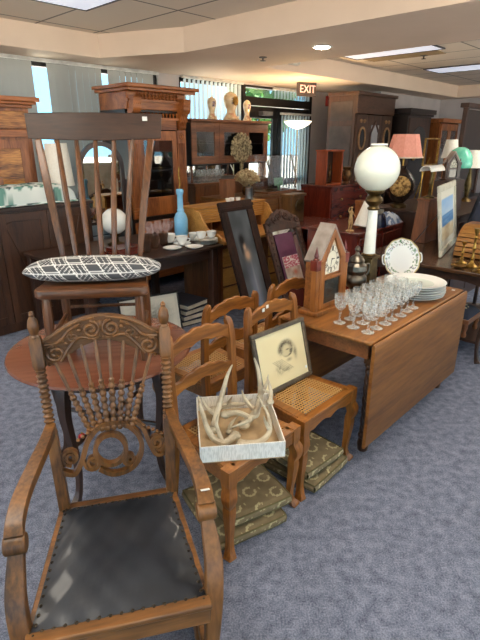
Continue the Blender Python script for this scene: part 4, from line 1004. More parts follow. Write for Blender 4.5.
# opal globe lamp and the small red boxes seen through the chair spindles
x, y = XY(2.5,3.98)
t = thing('small_globe_lamp', (x,y,DZ), 0, 'white globe lamp seen between the spindles of the chair', 'lamp')
MB().lathe([(.001,0),(.08,0),(.082,.02),(.03,.04),(.025,.08),(.05,.1),(.055,.115),(.001,.115)],seg=20).build('base', DBRASS, t)
MB().ball((0,0,.225),.122,28,18).build('globe', mat('white globe glass',(236,234,226),(230,228,220),rough=.25,coat=.3), t, smooth=180)
for k,(du,dv,s,lb_) in enumerate([(2.36,3.5,(.3,.2,.035),'flat dark red box lowest of the pile on the dark table'),(2.37,3.5,(.26,.18,.03),'flat red brown box on top of the pile on the dark table')]):
    t = at_uv('wooden_case', du-.02, dv+.12, DZ+(0 if k == 0 else .0352), lb_, 'box', None, R(6*k))
    MB().box(-s[0]/2,s[0]/2,-s[1]/2,s[1]/2,0,s[2]*.6).build('body', W_MAHOX, t, bevel=.003); MB().box(-s[0]/2-.003,s[0]/2+.003,-s[1]/2-.003,s[1]/2+.003,s[2]*.6+.0005,s[2]).build('lid', W_MAHOX, t, bevel=.003)
# standing mirror with arched frame
t = at_uv('standing_mirror', 2.62, 4.46, 0, 'arched standing mirror behind the spindle chair', 'mirror')
t.location = XY(2.835,4.66)+(0,)
aw, z0, z1 = .245, .86, 1.42
arch = [(-aw,z0),(aw,z0)]+[(aw*cos(pi*i/20), z1+.24*sin(pi*i/20)) for i in range(21)]
MB().prism(arch, .0, .012).build('glass', MIRROR, t, smooth=0)
MB().bar([(x,.004,z) for x,z in [(-aw,z0)]+[(aw,z0)]+[(aw*cos(pi*i/20), z1+.24*sin(pi*i/20)) for i in range(21)]], .045, .035, up=(0,1,0), closed=True).build('frame', W_DARKZ, t)
for s in (-1,1):
    MB().tube([(s*.285,.0,.03),(s*.285,.0,1.2),(s*.285,0,1.3)],[.02,.018,.008],10).build('upright', W_DARKZ, t)
    MB().bar(cr([(s*.285,-.2,.01),(s*.285,-.08,.05),(s*.285,0,.06),(s*.285,.08,.05),(s*.285,.2,.01)],4),.03,.03,up=(0,0,1)).build('foot', W_DARKZ, t)
    MB().tube([(s*.265,.004,1.16),(s*.285,.004,1.16)],.01,8).build('pivot', BRASS, t)
MB().bar([(-.285,0,.3),(.285,0,.3)],.03,.03,up=(0,0,1)).build('stretcher', W_DARKZ, t)
# etching and big books under the dark table
def etch(x, z):
    c = (206,202,190)
    if .06 < x < .94 and .08 < z < .92:
        d = vnoise(x*26,z*22)*.7*gauss(x,z,.4,.45,.3,.3)+.5*vnoise(x*60,z*60)*gauss(x,z,.65,.5,.2,.25)
        c = mixc((216,212,198),(92,92,88),d)
    return c
x, y = XY(2.44,3.38)
t = thing('framed_etching', (x,y,.0015), ANG-R(16), 'black framed grey etching leaning under the dark table', 'picture')
T = Matrix.Rotation(R(-14),4,'X'); frame(t, .58, .38, .016, .018, BLACKM, T)
pic('print', .55, .35, etch, PRINTG, t, 60, 44, T @ Matrix.Translation((0,.008,.015)))
b = MB(); b.M = T; b.box(-.275,.275,.0095,.016,.015,.365).build('backing', PAPER, t)
BK = [((46,50,62),'dark blue'),((34,34,38),'black'),((52,60,84),'slate blue'),((30,32,36),'black')]
for k in range(4):
    t = at_uv('large_album', 2.93, 3.52, .001+k*.055, ['black album at the bottom of the pile under the dark table','slate blue album second in the pile under the dark table','dark album third in the pile under the dark table','navy album with pale page edges on top of the pile under the table'][k], 'book', 'albums under the dark table', R(-8+5*k))
    cm_ = mat('album cloth %d' % k, BK[3-k][0], rough=.6)
    MB().box(-.15,.15,-.18,.18,0,.006).box(-.15,.15,-.18,.18,.046,.052).box(-.15,.15,.172,.18,.006,.046).build('cover', cm_, t)
    MB().box(-.143,.143,-.172,.17,.0062,.0458).build('pages', PAPER, t)
# ================================================================ LEFT BACK: QUILT CABINET, BURL CABINET, LAMP
qc = at_uv('panelled_cabinet', .7, 4.37, 0, 'dark brown cabinet with diagonal panelled doors under the quilt', 'cabinet')
W_, D_, H_ = 1.80, .46, 1.115
MB().box(0,W_,.02,D_,.1,H_).box(.02,W_-.02,.05,D_-.02,0,.1).build('body', W_BROWN, qc, bevel=.003)
MB().box(-.02,W_+.02,-.02,D_+.01,H_,H_+.03).build('top', W_DARK, qc, bevel=.005)
for k in range(4):
    x0, x1 = .02+k*.44, .02+(k+1)*.44-.006
    b = MB(); b.box(x0,x1,.0,.0195,.11,H_-.02)
    d_ = b.build('door', W_BROWN, qc, bevel=.003)
    b = MB(); s = 1 if k % 2 else -1; xm = (x0+x1)/2; hw = (x1-x0)/2
    b.box(x0,x0+.06,-.012,.0,.11,H_-.02).box(x1-.06,x1,-.012,.0,.11,H_-.02).box(x0+.06,x1-.06,-.012,0,.11,.18).box(x0+.06,x1-.06,-.012,0,H_-.09,H_-.02)
    b.bar([(xm-s*(hw-.08),-.005,.2),(xm+s*(hw-.08),-.005,H_-.1)],.07,.01,up=(0,-1,0))
    b.build('moulding', W_BROWN, d_, bevel=.002)
    MB().ball((x1-.03 if k%2==0 else x0+.03,-.022,.62),.012,10,6).build('knob', DBRASS, d_)
def quiltcol(x, y):
    n = vnoise(x*9,y*9); m_ = vnoise(x*17+5,y*21)
    c = mixc((232,236,230),(214,222,216),n)
    n = vnoise(x*20,y*26)
    if n > .6: c = mixc((86,136,124),(126,168,156),m_)
    if m_ > .74: c = (70,92,92)
    return c
ql = at_uv('folded_quilt', 1.50, 4.52, H_+.032, 'folded green and white patterned quilt on the panelled cabinet', 'quilt')
b = MB(); b.c = []
def qs(s, q, top=1):
    px, py = 2*s-1, 2*q-1; e = (1-abs(px)**8)*(1-abs(py)**6)
    bump = .012*abs(sin(s*14+2*sin(q*5)))*abs(cos(q*9))
    return (px*.86, py*.15, (.02+.15*e**.3+bump*e) if top else 0.0)
b.grid(lambda s,q: qs(s,q), 110, 40); b.c += [quiltcol(i/110*1.72,j/40*.44) for j in range(41) for i in range(111)]
for (f_, n1_) in ((lambda s,q: tuple(Vector(qs(s,0,0)).lerp(Vector(qs(s,0)),q)+Vector((0,-.02*sin(pi*q),0))),110),(lambda s,q: tuple(Vector(qs(1,s,0)).lerp(Vector(qs(1,s)),q)+Vector((.02*sin(pi*q),0,0))),40),(lambda s,q: tuple(Vector(qs(s,1,0)).lerp(Vector(qs(s,1)),1-q)),110),(lambda s,q: tuple(Vector(qs(0,s,0)).lerp(Vector(qs(0,s)),1-q)),40)):
    b.grid(f_, n1_, 6); b.c += [quiltcol(i/n1_*1.7, 3+j/6*.1) for j in range(7) for i in range(n1_+1)]
b.build('cloth', FABP, ql, smooth=180, recalc=False)
MB().box(-.84,.84,-.13,.13,.0,.004).build('underside', WHITE, ql)
t = at_uv('wooden_tray', 1.62, 4.53, H_+.222, 'small wooden tray lying on the quilt at the left edge', 'tray', None, R(-4))
MB().box(-.2,.1,-.14,.14,0,.012).build('base', W_MIDX, t); MB().box(-.2,.1,-.14,-.128,.0125,.06).box(-.2,.1,.128,.14,.0125,.06).box(.088,.1,-.128,.128,.0125,.06).box(-.2,-.188,-.128,.128,.0125,.06).build('rim', W_MIDX, t)
bc = at_uv('burl_cabinet', .9, 4.9, 0, 'tall burl walnut cabinet with stepped cornice behind the quilt', 'cabinet')
MB().box(0,1.36,.03,.42,0,1.98).build('body', W_CARV, bc)
b = MB(); b.box(-.03,1.39,-.005,.42,1.98,2.01).box(-.05,1.42,-.035,.42,2.01,2.035).box(-.07,1.45,-.06,.42,2.035,2.075); b.build('cornice', W_CARVX, bc, bevel=.006)
for k in range(3):
    z = 1.72-.0+0
    MB().box(.04+.445*k,.44+.445*k,.012,.029,1.80,1.95).build('frieze_panel', W_BURL, bc, bevel=.004)
b = MB(); b.box(0,1.36,.0,.029,1.72,1.79).build('moulding', W_CARVX, bc, bevel=.006)
for k in range(2):
    x0 = .06+.64*k
    d_ = MB().box(x0,x0+.6,.012,.0295,1.12,1.70).build('door', W_CARV, bc, bevel=.003)
    MB().box(x0+.08,x0+.52,.002,.0115,1.2,1.62).build('panel', W_BURL, d_, bevel=.006)
t = at_uv('table_lamp', 2.405, 4.75, H_+.032, 'white cloth lampshade standing behind the quilt', 'lamp')
MB().lathe([(.001,0),(.06,0),(.06,.015),(.025,.03),(.04,.08),(.015,.13),(.01,.2),(.001,.2)],seg=18).build('base', BRASS, t)
MB().lathe([(.14,.12),(.137,.12),(.105,.52),(.108,.52)],seg=32).build('lamp_shade', SHADE_W, t, smooth=60)
MB().lathe([(.001,.2),(.008,.2),(.008,.53),(.014,.54),(.001,.56)],seg=10).build('harp', BRASS, t)
# ================================================================ TALL CARVED CABINET
tc_ = at_uv('carved_cabinet', 3.15, 4.6, 0, 'tall carved oak cabinet with spindle gallery crown and glass door', 'cabinet')
W_, D_, H_ = .80, .5, 2.0
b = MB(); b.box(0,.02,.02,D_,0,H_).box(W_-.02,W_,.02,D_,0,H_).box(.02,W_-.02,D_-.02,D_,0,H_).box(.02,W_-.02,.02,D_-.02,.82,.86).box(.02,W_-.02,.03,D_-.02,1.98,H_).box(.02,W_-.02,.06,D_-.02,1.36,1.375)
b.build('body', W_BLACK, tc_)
for x in (0,W_-.13):
    b = MB(); b.box(x,x+.13,-.005,.0195,.86,1.80)
    for k in range(5): b.box(x+.02+k*.019,x+.031+k*.019,-.014,-.0045,.95,1.66)
    p_ = b.build('pilaster', W_CARV, tc_, bevel=.002)
    b = MB(); b.at(x+.065,-.006,1.735,0,pi/2)
    b.lathe([(.001,0),(.038,0),(.04,.006),(.03,.012),(.022,.006),(.012,.016),(.001,.02)],seg=18); b.build('rosette', W_CARVX, p_)
    b = MB(); b.box(x-.01,x+.14,-.03,.0,.86,.95).box(x-.005,x+.135,-.02,0,.95,.98); b.build('plinth', W_CARVX, p_, bevel=.003)
    b = MB()                       # scroll bracket carrying the crown
    b.prism(cr([(.0,1.80),(-.03,1.82),(-.035,1.87),(-.06,1.9),(-.065,1.95),(-.11,1.99),(-.12,2.06),(-.12,2.12),(.0,2.12)],3), x+.015, x+.115, 'yz')
    for k in range(4): b.tube(cr([(x+.027+.025*k,-.034,1.84),(x+.027+.025*k,-.066,1.92),(x+.027+.025*k,-.124,2.06)],4),.006,6)
    b.build('bracket', W_CARVX, tc_)
b = MB(); b.box(-.05,W_+.05,-.14,D_,2.17,2.2).box(-.08,W_+.08,-.17,D_,2.2,2.235).box(0,W_,-.02,D_,H_,2.17)
b.build('crown', W_CARVX, tc_, bevel=.006)
b = MB(); b.box(.0,W_,-.05,-.021,2.075,2.1).box(.0,W_,-.03,-.001,1.90,1.925).box(.13,W_-.13,.0,.019,1.8,1.9)
for k in range(12):
    x = .136+k*.048; b.lathe([(.004,2.1),(.014,2.112),(.006,2.122),(.016,2.138),(.006,2.155),(.01,2.17)],x,-.036,0,8)
    b.lathe([(.004,1.925),(.012,1.935),(.006,1.945),(.014,1.96),(.006,1.975)],x,-.016,0,8)
b.build('spindle_gallery', W_CARVX, tc_)
b = MB(); b.box(.135,.2,.0,.019,.87,1.79).box(W_-.2,W_-.135,.0,.019,.87,1.79).box(.2,W_-.2,0,.019,1.69,1.79).box(.2,W_-.2,0,.019,.87,1.08)
d_ = b.build('door', W_CARV, tc_, bevel=.003); MB().box(.2,W_-.2,.007,.011,1.08,1.69).build('door_glass', GLASS, d_)
MB().box(.02,W_-.02,.0,.019,.12,.815).build('lower_door', W_CARVX, tc_, bevel=.003)
# ================================================================ CHINA HUTCH AND ITS CROWDED SHELF
ch = at_uv('china_hutch', 4.2, 4.78, 0, 'brown glazed hutch carrying the three china clocks', 'cabinet')
W_, D_ = 1.46, .44
MB().box(0,W_,-.04,D_,0,1.14).build('base_cabinet', W_MID, ch); MB().box(-.03,W_+.03,-.07,D_,1.14,1.175).build('counter', W_MIDX, ch, bevel=.004)
MB().box(.05,W_-.05,D_-.02,D_-.008,1.176,1.40).build('mirror_back', MIRROR, ch)
for x in (.02,W_-.05): MB().lathe([(.02,1.176),(.022,1.2),(.014,1.22),(.018,1.29),(.014,1.36),(.022,1.385),(.02,1.40)],x+.015,.06,0,10).build('post', W_MID, ch)
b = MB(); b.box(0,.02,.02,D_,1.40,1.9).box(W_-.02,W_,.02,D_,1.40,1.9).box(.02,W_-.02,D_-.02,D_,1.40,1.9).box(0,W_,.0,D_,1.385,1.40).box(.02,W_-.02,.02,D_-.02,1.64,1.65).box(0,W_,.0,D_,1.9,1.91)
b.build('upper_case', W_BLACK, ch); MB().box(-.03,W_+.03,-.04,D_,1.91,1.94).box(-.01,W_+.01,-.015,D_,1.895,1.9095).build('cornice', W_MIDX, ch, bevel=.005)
for k in range(3):
    x0 = .0+k*W_/3; x1 = x0+W_/3-.005
    b = MB(); b.box(x0,x0+.085,0,.019,1.405,1.895).box(x1-.085,x1,0,.019,1.405,1.895).box(x0+.085,x1-.085,0,.019,1.405,1.50).box(x0+.085,x1-.085,0,.019,1.79,1.895)
    d_ = b.build('door', W_MIDX, ch, bevel=.003); MB().box(x0+.085,x1-.085,.008,.011,1.5,1.79).build('door_glass', GLASS, d_)
def china_col(x, z, big):
    c = mixc((226,206,170),(206,176,132),vnoise(x*8,z*8))
    k = gauss(x,z,.5,.68,.2,.15)
    if k > .38: 
        n = vnoise(x*22,z*26); c = (210,190,190) if n > .62 else (96,84,110) if n < .34 else (166,140,128)
    if z < .25 and vnoise(x*12,z*12) > .55: c = (188,140,110)
    return c
def china_clock(px, v, h, w, big, label, name, cat):
    u = on_v(px, 118, v)[0]
    t = at_uv(name, u, v, 1.941, label, cat, 'three piece china clock set', R(8))
    pro = [(.0,.42),(.06,.46),(.14,.36),(.28,.26),(.4,.27),(.55,.36),(.7,.42),(.82,.40),(.92,.28),(.98,.12),(1,.02)]
    b = MB(); b.c = []
    N = len(cr(pro,4)); prof = cr(pro,4)
    for z, r in prof:
        for j in range(20):
            a = 2*pi*j/20; b.v.append((r*w*cos(a), r*w*.55*sin(a), z*h)); b.c.append(china_col(.5+.5*cos(a)*r/.42, z, big) if sin(a) < .2 else (222,200,164))
    b.f = [(i*20+j,i*20+(j+1)%20,(i+1)*20+(j+1)%20,(i+1)*20+j) for i in range(N-1) for j in range(20)]+[tuple(range(19,-1,-1)),tuple((N-1)*20+j for j in range(20))]
    b.build('body', CHINAP, t, smooth=60)
    f = MB()
    for s in (-1,1): f.ball((s*.36*w,-.1*w,.03*h),(.14*w,.14*w,.03*h),10,6); f.tube([(s*w*(.33-.05*cos(i*.6)*(1-i/16)),-.14*w,h*(.12+.05*sin(i*.6)*(1-i/16))) for i in range(14)],.006,6)
    f.build('scroll_feet', CREAM, t)
    if big: MB().at(0,-.235*w,.68*h,0,pi/2).lathe([(.17*w,0),(.19*w,.004),(.17*w,.01),(.15*w,.004)],seg=22).build('dial_ring', BRASS, t)
    return t
china_clock(212,4.94,.28,.18,0,'left cream china vase of the clock set on the hutch','china_vase','vase')
china_clock(231,4.96,.36,.32,1,'cream china mantel clock between its two vases on the hutch','china_clock','clock')
china_clock(247,4.98,.28,.18,0,'right cream china vase of the clock set nearest the glass door','china_vase','vase')
HG = [(.001,0),(.03,0),(.03,.004),(.006,.012),(.006,.06),(.03,.085),(.036,.12),(.033,.16),(.031,.16),(.033,.12),(.001,.075)]
gt = thing('goblet', (0,0,1.1765), 0, 'x', 'glass'); MB().lathe([(r*1.15,z) for r,z in HG],seg=14).build('bowl_and_stem', CRYSTAL, gt, smooth=60)
uvs = [(4.3+.1*i, 4.77) for i in range(5)]+[(4.34+.1*i,4.88) for i in range(4)]
lb_ = ['clear goblet on the hutch counter, %s from the carved cabinet in front' % a for a in ('first','second','third','fourth','fifth')]+['clear goblet on the hutch counter, %s from the carved cabinet in the rear row' % a for a in ('first','second','third','fourth')]
place_row(gt, uvs, 'goblets on the hutch counter', lambda k: lb_[k])
t = at_uv('fan_carving', on_v(241,150,4.745)[0], 4.735, 1.1765, 'round pierced fan shaped carving standing before the hutch doors', 'ornament')
def fanc():
    b = MB(); 
    for k in range(4):
        r = .17-.042*k; n_ = 10-2*k
        for i in range(n_+1):
            a = -0.25+(pi+.5)*i/n_; b.ball((r*cos(a)*1.1,0,.40+r*1.1*sin(a)),(.034-.003*k,.012,.034-.003*k),8,5)
    b.at(0,.006,.40,0,pi/2); b.lathe([(.001,0),(.175,0),(.18,.004),(.001,.008)],seg=26)
    return b
PLUME = mat('pale carved fretwork', (176,160,124), (96,82,58), rough=.7, scale=30, lo=.4, hi=.6)
fanc().build('fan', PLUME, t)
MB().box(-.025,.025,-.012,.012,.08,.25).lathe([(.001,0),(.11,0),(.1,.03),(.05,.05),(.03,.08),(.001,.08)],seg=18,sy=.6).build('stand', PLUME, t)
# ================================================================ ROLL TOP DESK AND THE SHELF BEHIND IT
rd = at_uv('roll_top_desk', 3.27, 3.32, 0, 'light oak roll top desk with open curved ends', 'desk')
W_, D_ = 1.08, .62
for x, xb in ((0,.025),(W_-.025,W_)):
    c = [(D_,.76),(D_,1.03)]+cr([(.40,1.03),(.33,1.01),(.27,.93),(.2,.86),(.1,.83),(.02,.80),(.0,.76)],4)
    MB().prism(c, x, xb, 'yz').build('curved_end', W_LIGHT, rd, bevel=.002)
MB().box(-.01,W_+.01,.38,D_+.01,1.031,1.055).build('top', W_LIGHT, rd, bevel=.004)
MB().box(-.01,W_+.01,-.02,D_,.73,.7595).build('writing_surface', W_LIGHT, rd, bevel=.004)
MB().box(.026,W_-.026,D_-.02,D_,.76,1.03).build('back_panel', W_MIDX, rd)
tb = MB()
for k in range(6): tb.box(.027,W_-.027,.375-.0*k,.40,.885+.024*k,.906+.024*k)
tb.build('tambour', W_LIGHT, rd, bevel=.003)
b = MB(); b.box(.027,W_-.027,.42,.43,.885,.89).box(.03,W_-.03,.4,.59,.88,.889)
for k in range(6): b.box(.03+k*.2,.04+k*.2,.4,.59,.76,.88)
b.build('pigeonholes', W_MIDX, rd)
for x in (.0,W_-.38): 
    MB().box(x,x+.38,.03,D_-.02,.04,.73).build('pedestal', W_MID, rd)
    for k in range(3): MB().box(x+.03,x+.35,.012,.029,.1+k*.2,.28+k*.2).build('drawer', W_LIGHT, rd, bevel=.004)
for k, px in enumerate((228,233,238)):
    u = on_v(px,196,3.78)[0]; t = at_uv('tiny_cup', u, 3.78+.02*(k%2), 1.0555, ['tiny white cup at the left of three on the roll top desk','tiny white cup in the middle of three on the roll top desk','tiny white cup at the right of three on the roll top desk'][k], 'cup', 'tiny white cups on the roll top desk')
    MB().lathe([(.001,0),(.016,0),(.028,.02),(.03,.045),(.027,.045),(.001,.008)],seg=14).build('china', CHINA, t)
u = on_v(249,200,3.8)[0]; t = at_uv('pewter_tankard', u, 3.80, 1.0555, 'grey lidded metal tankard on the roll top desk', 'tankard')
MB().lathe([(.001,0),(.052,0),(.054,.01),(.046,.02),(.042,.12),(.046,.13),(.001,.131)],seg=20).build('body', mat('grey pewter',(150,154,158),(116,120,124),metal=.8,rough=.35), t)
MB().lathe([(.001,.131),(.046,.132),(.035,.146),(.01,.152),(.012,.165),(.001,.17)],seg=18).build('lid', PEWTER, t); MB().tube(cr([(.042,0,.11),(.08,0,.1),(.08,0,.05),(.045,0,.03)],4),.006,7).build('handle', PEWTER, t)
# a brown side desk behind
SZ = 1.05
sd = at_uv('side_desk', 4.03, 4.02, 0, 'brown wooden desk under the glass case and dried grasses', 'desk')
MB().box(0,1.52,0,.44,SZ-.04,SZ).build('top', W_OAKX, sd, bevel=.005); MB().box(.03,1.49,.03,.42,.0,SZ-.0405).build('body', W_MIDX, sd)
for k in range(3): MB().box(.06+k*.47,.5+k*.47,.012,.0295,SZ-.22,SZ-.06).build('drawer', W_OAKX, sd, bevel=.003)
def onsd(px, v=4.2): return on_v(px, 188, v)[0]
t = at_uv('wooden_box', onsd(226,4.18)+.02, 4.18, SZ+.0005, 'brown upright box on the desk beside the dried grasses', 'box')
t.location = XY(4.19,4.16)+(SZ+.0005,)
MB().box(-.07,.07,-.06,.06,0,.2).build('body', wood('tan box wood',(150,100,66),(110,70,44),'z'), t, bevel=.004); MB().box(-.074,.074,-.064,.064,.2005,.215).build('lid', W_MIDX, t, bevel=.003)
t = at_uv('dried_grass_bouquet', 4.58, 4.2, SZ+.0005, 'bushy bouquet of dried grasses on the brown desk', 'bouquet')
MB().lathe([(.001,0),(.05,0),(.065,.05),(.05,.09),(.06,.1),(.001,.1)],seg=16).build('pot', BRONZE, t)
b = MB(); rr = random.Random(3)
for i in range(420):
    a, q = rr.uniform(0,2*pi), rr.random()**.6; h_ = .05+.15*math.sqrt(max(0,1-q*q))*rr.uniform(.8,1.15); r1 = .19*q
    b.tube([(.03*cos(a)*q,.03*sin(a)*q,.095),(r1*.7*cos(a),r1*.6*sin(a),.11+h_*.8),(r1*cos(a+.2),r1*.8*sin(a+.2),.1+h_)],[.0015,.004,.007],4)
b.build('dried_grass', mat('dried grass',(226,208,164),(176,138,96),rough=.9,scale=14), t, smooth=0)
t = at_uv('glass_display_case', 5.12, 4.2, SZ+.0005, 'clear glass display case on the brown desk', 'display case')
GW, GD, GH = .31, .15, .46
MB().box(-GW,GW,-GD,GD,0,.02).build('base', W_MIDX, t)
b = MB()
for x0,x1,y0,y1,z0,z1 in [(-GW,GW,-GD,-GD+.004,.021,GH),(-GW,GW,GD-.004,GD,.021,GH),(-GW,-GW+.004,-GD+.005,GD-.005,.021,GH),(GW-.004,GW,-GD+.005,GD-.005,.021,GH),(-GW,GW,-GD,GD,GH+.001,GH+.005)]: b.box(x0,x1,y0,y1,z0,z1)
b.build('panes', clear_glass('case glass', (.97,.98,.99), .03), t)
t = at_uv('price_card', 5.12, 4.11, SZ+.0245, 'small pale green card inside the glass case', 'card')
T = Matrix.Rotation(R(-8),4,'X'); b = MB(); b.M = T; b.box(-.09,.09,0,.003,.06,.16).box(-.01,.01,.0031,.02,0,.1).build('card', mat('pale green card',(176,232,182),rough=.8), t)
def figure(name, u, v, z, h, m, label, cat, rz=0, arm=True, base=True):
    t = at_uv(name, u, v, z, label, cat, None, rz); k = h/1.0
    b = MB()
    me = bpy.data.meshes.new('figure'); J = [(0,0,.52),(0,0,.66),(0,0,.80),(0,-.01,.87),(0,-.02,.94),(.06,0,.5),(.07,-.03,.28),(.06,.02,.06),(-.06,0,.5),(-.05,.0,.28),(-.05,.03,.06),(.1,0,.79),(.17,-.04,.66),(.12,-.14,.62),(-.1,0,.79),(-.19,-.02,.88),(-.17,-.06,1.02)]
    E_ = [(0,1),(1,2),(2,3),(3,4),(0,5),(5,6),(6,7),(0,8),(8,9),(9,10),(2,11),(11,12),(12,13),(2,14),(14,15),(15,16)]
    rad = [.075,.065,.075,.03,.055,.06,.045,.025,.06,.045,.025,.035,.028,.02,.035,.028,.02]
    me.from_pydata([tuple(c*k for c in p) for p in J], E_, []); me.materials.append(m)
    o = bpy.data.objects.new('body', me); COL.objects.link(o); o.parent = t
    o.modifiers.new('skin','SKIN'); o.modifiers.new('sub','SUBSURF').levels = 1; o.modifiers['sub'].render_levels = 2
    for i, d in enumerate(me.skin_vertices[0].data): d.radius = (rad[i]*k, rad[i]*k*.85); d.use_root = i == 0
    MB().lathe([(.001,0),(.17*k,0),(.18*k,.02*k),(.14*k,.045*k),(.11*k,.06*k),(.001,.065*k)],seg=18).build('plinth', m, t)
    if arm: MB().ball((0,-.02*k,.985*k),(.05*k,.05*k,.04*k),10,7).build('hair', m, t)
    return t
figure('bronze_statuette', 5.04, 4.2, SZ+.0215, .38, BRONZE, 'brown bronze statuette of a standing figure inside the glass case', 'statuette')
# oak mantel clock at the right end of the desk, with a round dial; a pair of tall wooden arms crossing above it
t = at_uv('mantel_clock', 5.1, 3.72, 0.777, 'oak cased clock with small round dial beyond the carved mirror', 'clock')
t.location = XY(4.66,3.46)+(.778,)
MB().box(-.13,.13,0,.14,0,.30).box(-.15,.15,-.015,.15,.3005,.33).build('case', wood('dark oak case',(118,82,44),(70,46,24),'z'), t, bevel=.004)
MB().at(.02,-.002,.2,0,pi/2).lathe([(.001,0),(.06,0),(.066,.006),(.06,.014),(.001,.012)],seg=24).build('dial', mat('dull silver dial',(150,146,136),(110,104,94),rough=.4), t)
MB().at(.02,-.016,.2,0,pi/2).lathe([(.062,0),(.07,.0),(.07,.01),(.062,.01)],seg=24).build('bezel', DBRASS, t)
# floor lamp with the lit bowl
x, y = XY(5.62,4.28)
u0_, z0_ = on_v(298,123,4.3)
t = at_uv('torchiere_lamp', 6.05, 4.55, 0, 'tall floor lamp with lit white bowl before the glass door', 'lamp')
MB().lathe([(.001,0),(.14,0),(.14,.02),(.03,.04),(.001,.04)],seg=24).build('base', BRASS, t)
MB().tube([(0,0,.035),(0,0,1.84)],.011,10).build('pole', mat('pale gold pole',(206,188,150),(180,160,120),metal=.7,rough=.35), t)
SH = emis('lit bowl glass',(255,240,212),3.2,(255,232,196))
MB().lathe([(.02,1.842),(.08,1.86),(.16,1.9),(.2,1.945),(.196,1.95),(.155,1.908),(.075,1.87),(.001,1.86)],seg=32).build('bowl', SH, t, smooth=60)
MB().ball((0,0,1.905),.03,10,8).build('bulb', emis('warm bulb',(255,206,140),1300), t)
t2 = MB().tube([(0,0,1.2),(-.16,-.02,1.48)],.009,8); t2.ball((-.165,-.02,1.49),.02,8,6); t2.build('side_arm', mat('white arm',(226,220,206),rough=.4), t)
# ================================================================ MAHOGANY CHEST AND WHAT STANDS ON IT
MZ = 1.12
mc = at_uv('mahogany_chest', 5.62, 3.62, 0, 'red mahogany chest of drawers beneath the glazed shrine box', 'chest')
MB().box(0,1.0,.02,.5,.08,MZ-.03).build('body', W_MAHO, mc); MB().box(-.02,1.02,-.02,.5,MZ-.03,MZ).build('top', W_MAHOX, mc, bevel=.005)
for k in range(4):
    d_ = MB().box(.03,.97,.004,.0195,.12+k*.235,.34+k*.235).build('drawer', W_MAHOX, mc, bevel=.004)
    for x in (.25,.75): MB().ball((x,-.008,.23+k*.235),.016,10,6).build('knob', BRASS, d_)
for x in (.04,.96):
    for y in (.05,.46): MB().lathe([(.02,0),(.03,.03),(.026,.0795)],x,y,0,10).build('foot', W_MAHO, mc)
t = at_uv('shadow_box', 5.64, 3.74, MZ+.0005, 'open fronted red brown display box with a small figurine inside', 'display box')
b = MB(); b.box(0,.02,0,.17,0,.43).box(.38,.4,0,.17,0,.43).box(-.01,.41,-.01,.18,.4305,.45).box(.02,.38,0,.155,0,.015)
b.build('case', wood('orange mahogany',(176,84,40),(122,50,24),'z',rough=.3), t, bevel=.003); MB().box(.0205,.3795,.1555,.17,0,.43).build('back_panel', W_DARKZ, t)
u_, v_2 = 5.68, 3.74
figure('cherub_figurine', 5.84, 3.82, MZ+.0165, .26, BRONZE, 'brown figurine standing in the red display box', 'figurine', R(20))
t = at_uv('bronze_urn', 6.25, 3.8, MZ+.0005, 'small bronze urn beside the red display box', 'urn')
MB().lathe([(.001,0),(.06,0),(.05,.02),(.07,.06),(.075,.12),(.06,.17),(.075,.2),(.08,.215),(.07,.215),(.05,.17),(.001,.16)],seg=20).build('body', BRONZE, t)
for s in (-1,1): MB().tube(cr([(s*.06,0,.17),(s*.11,0,.18),(s*.1,0,.12),(s*.07,0,.1)],4),.007,7).build('handle', BRONZE, t)
# ================================================================ FAR RIGHT: THREE ARMOIRES
W_ARM = wood('old dark walnut',(90,60,42),(52,33,23),'z'); W_ARMX = wood('old dark walnut across',(94,63,44),(54,34,24),'x')
a1 = at_uv('large_armoire', 7.07, 4.2, 0, 'large dark carved armoire with oval door panels beyond the globe lamp', 'armoire')
W_, D_, H_ = 1.22, .52, 2.34
b = MB(); b.box(0,.03,.02,D_,0,H_).box(W_-.03,W_,.02,D_,0,H_).box(.03,W_-.03,D_-.02,D_,0,H_).box(.03,W_-.03,.02,D_-.02,0,.1).box(.03,W_-.03,.02,D_-.02,H_-.03,H_); b.build('body', W_ARM, a1)
b = MB(); b.box(-.008,-.0005,.07,D_-.05,.3,1.9).box(-.008,-.0005,.07,D_-.05,1.98,2.26); b.build('side_panel', mat('greyed side panel',(80,68,64),(58,49,46),rough=.5,scale=5), a1, bevel=.003)
MB().box(-.03,W_+.03,-.04,D_,H_,H_+.05).box(0,W_,-.01,.019,2.08,H_-.0005).build('cornice', W_ARMX, a1, bevel=.006)
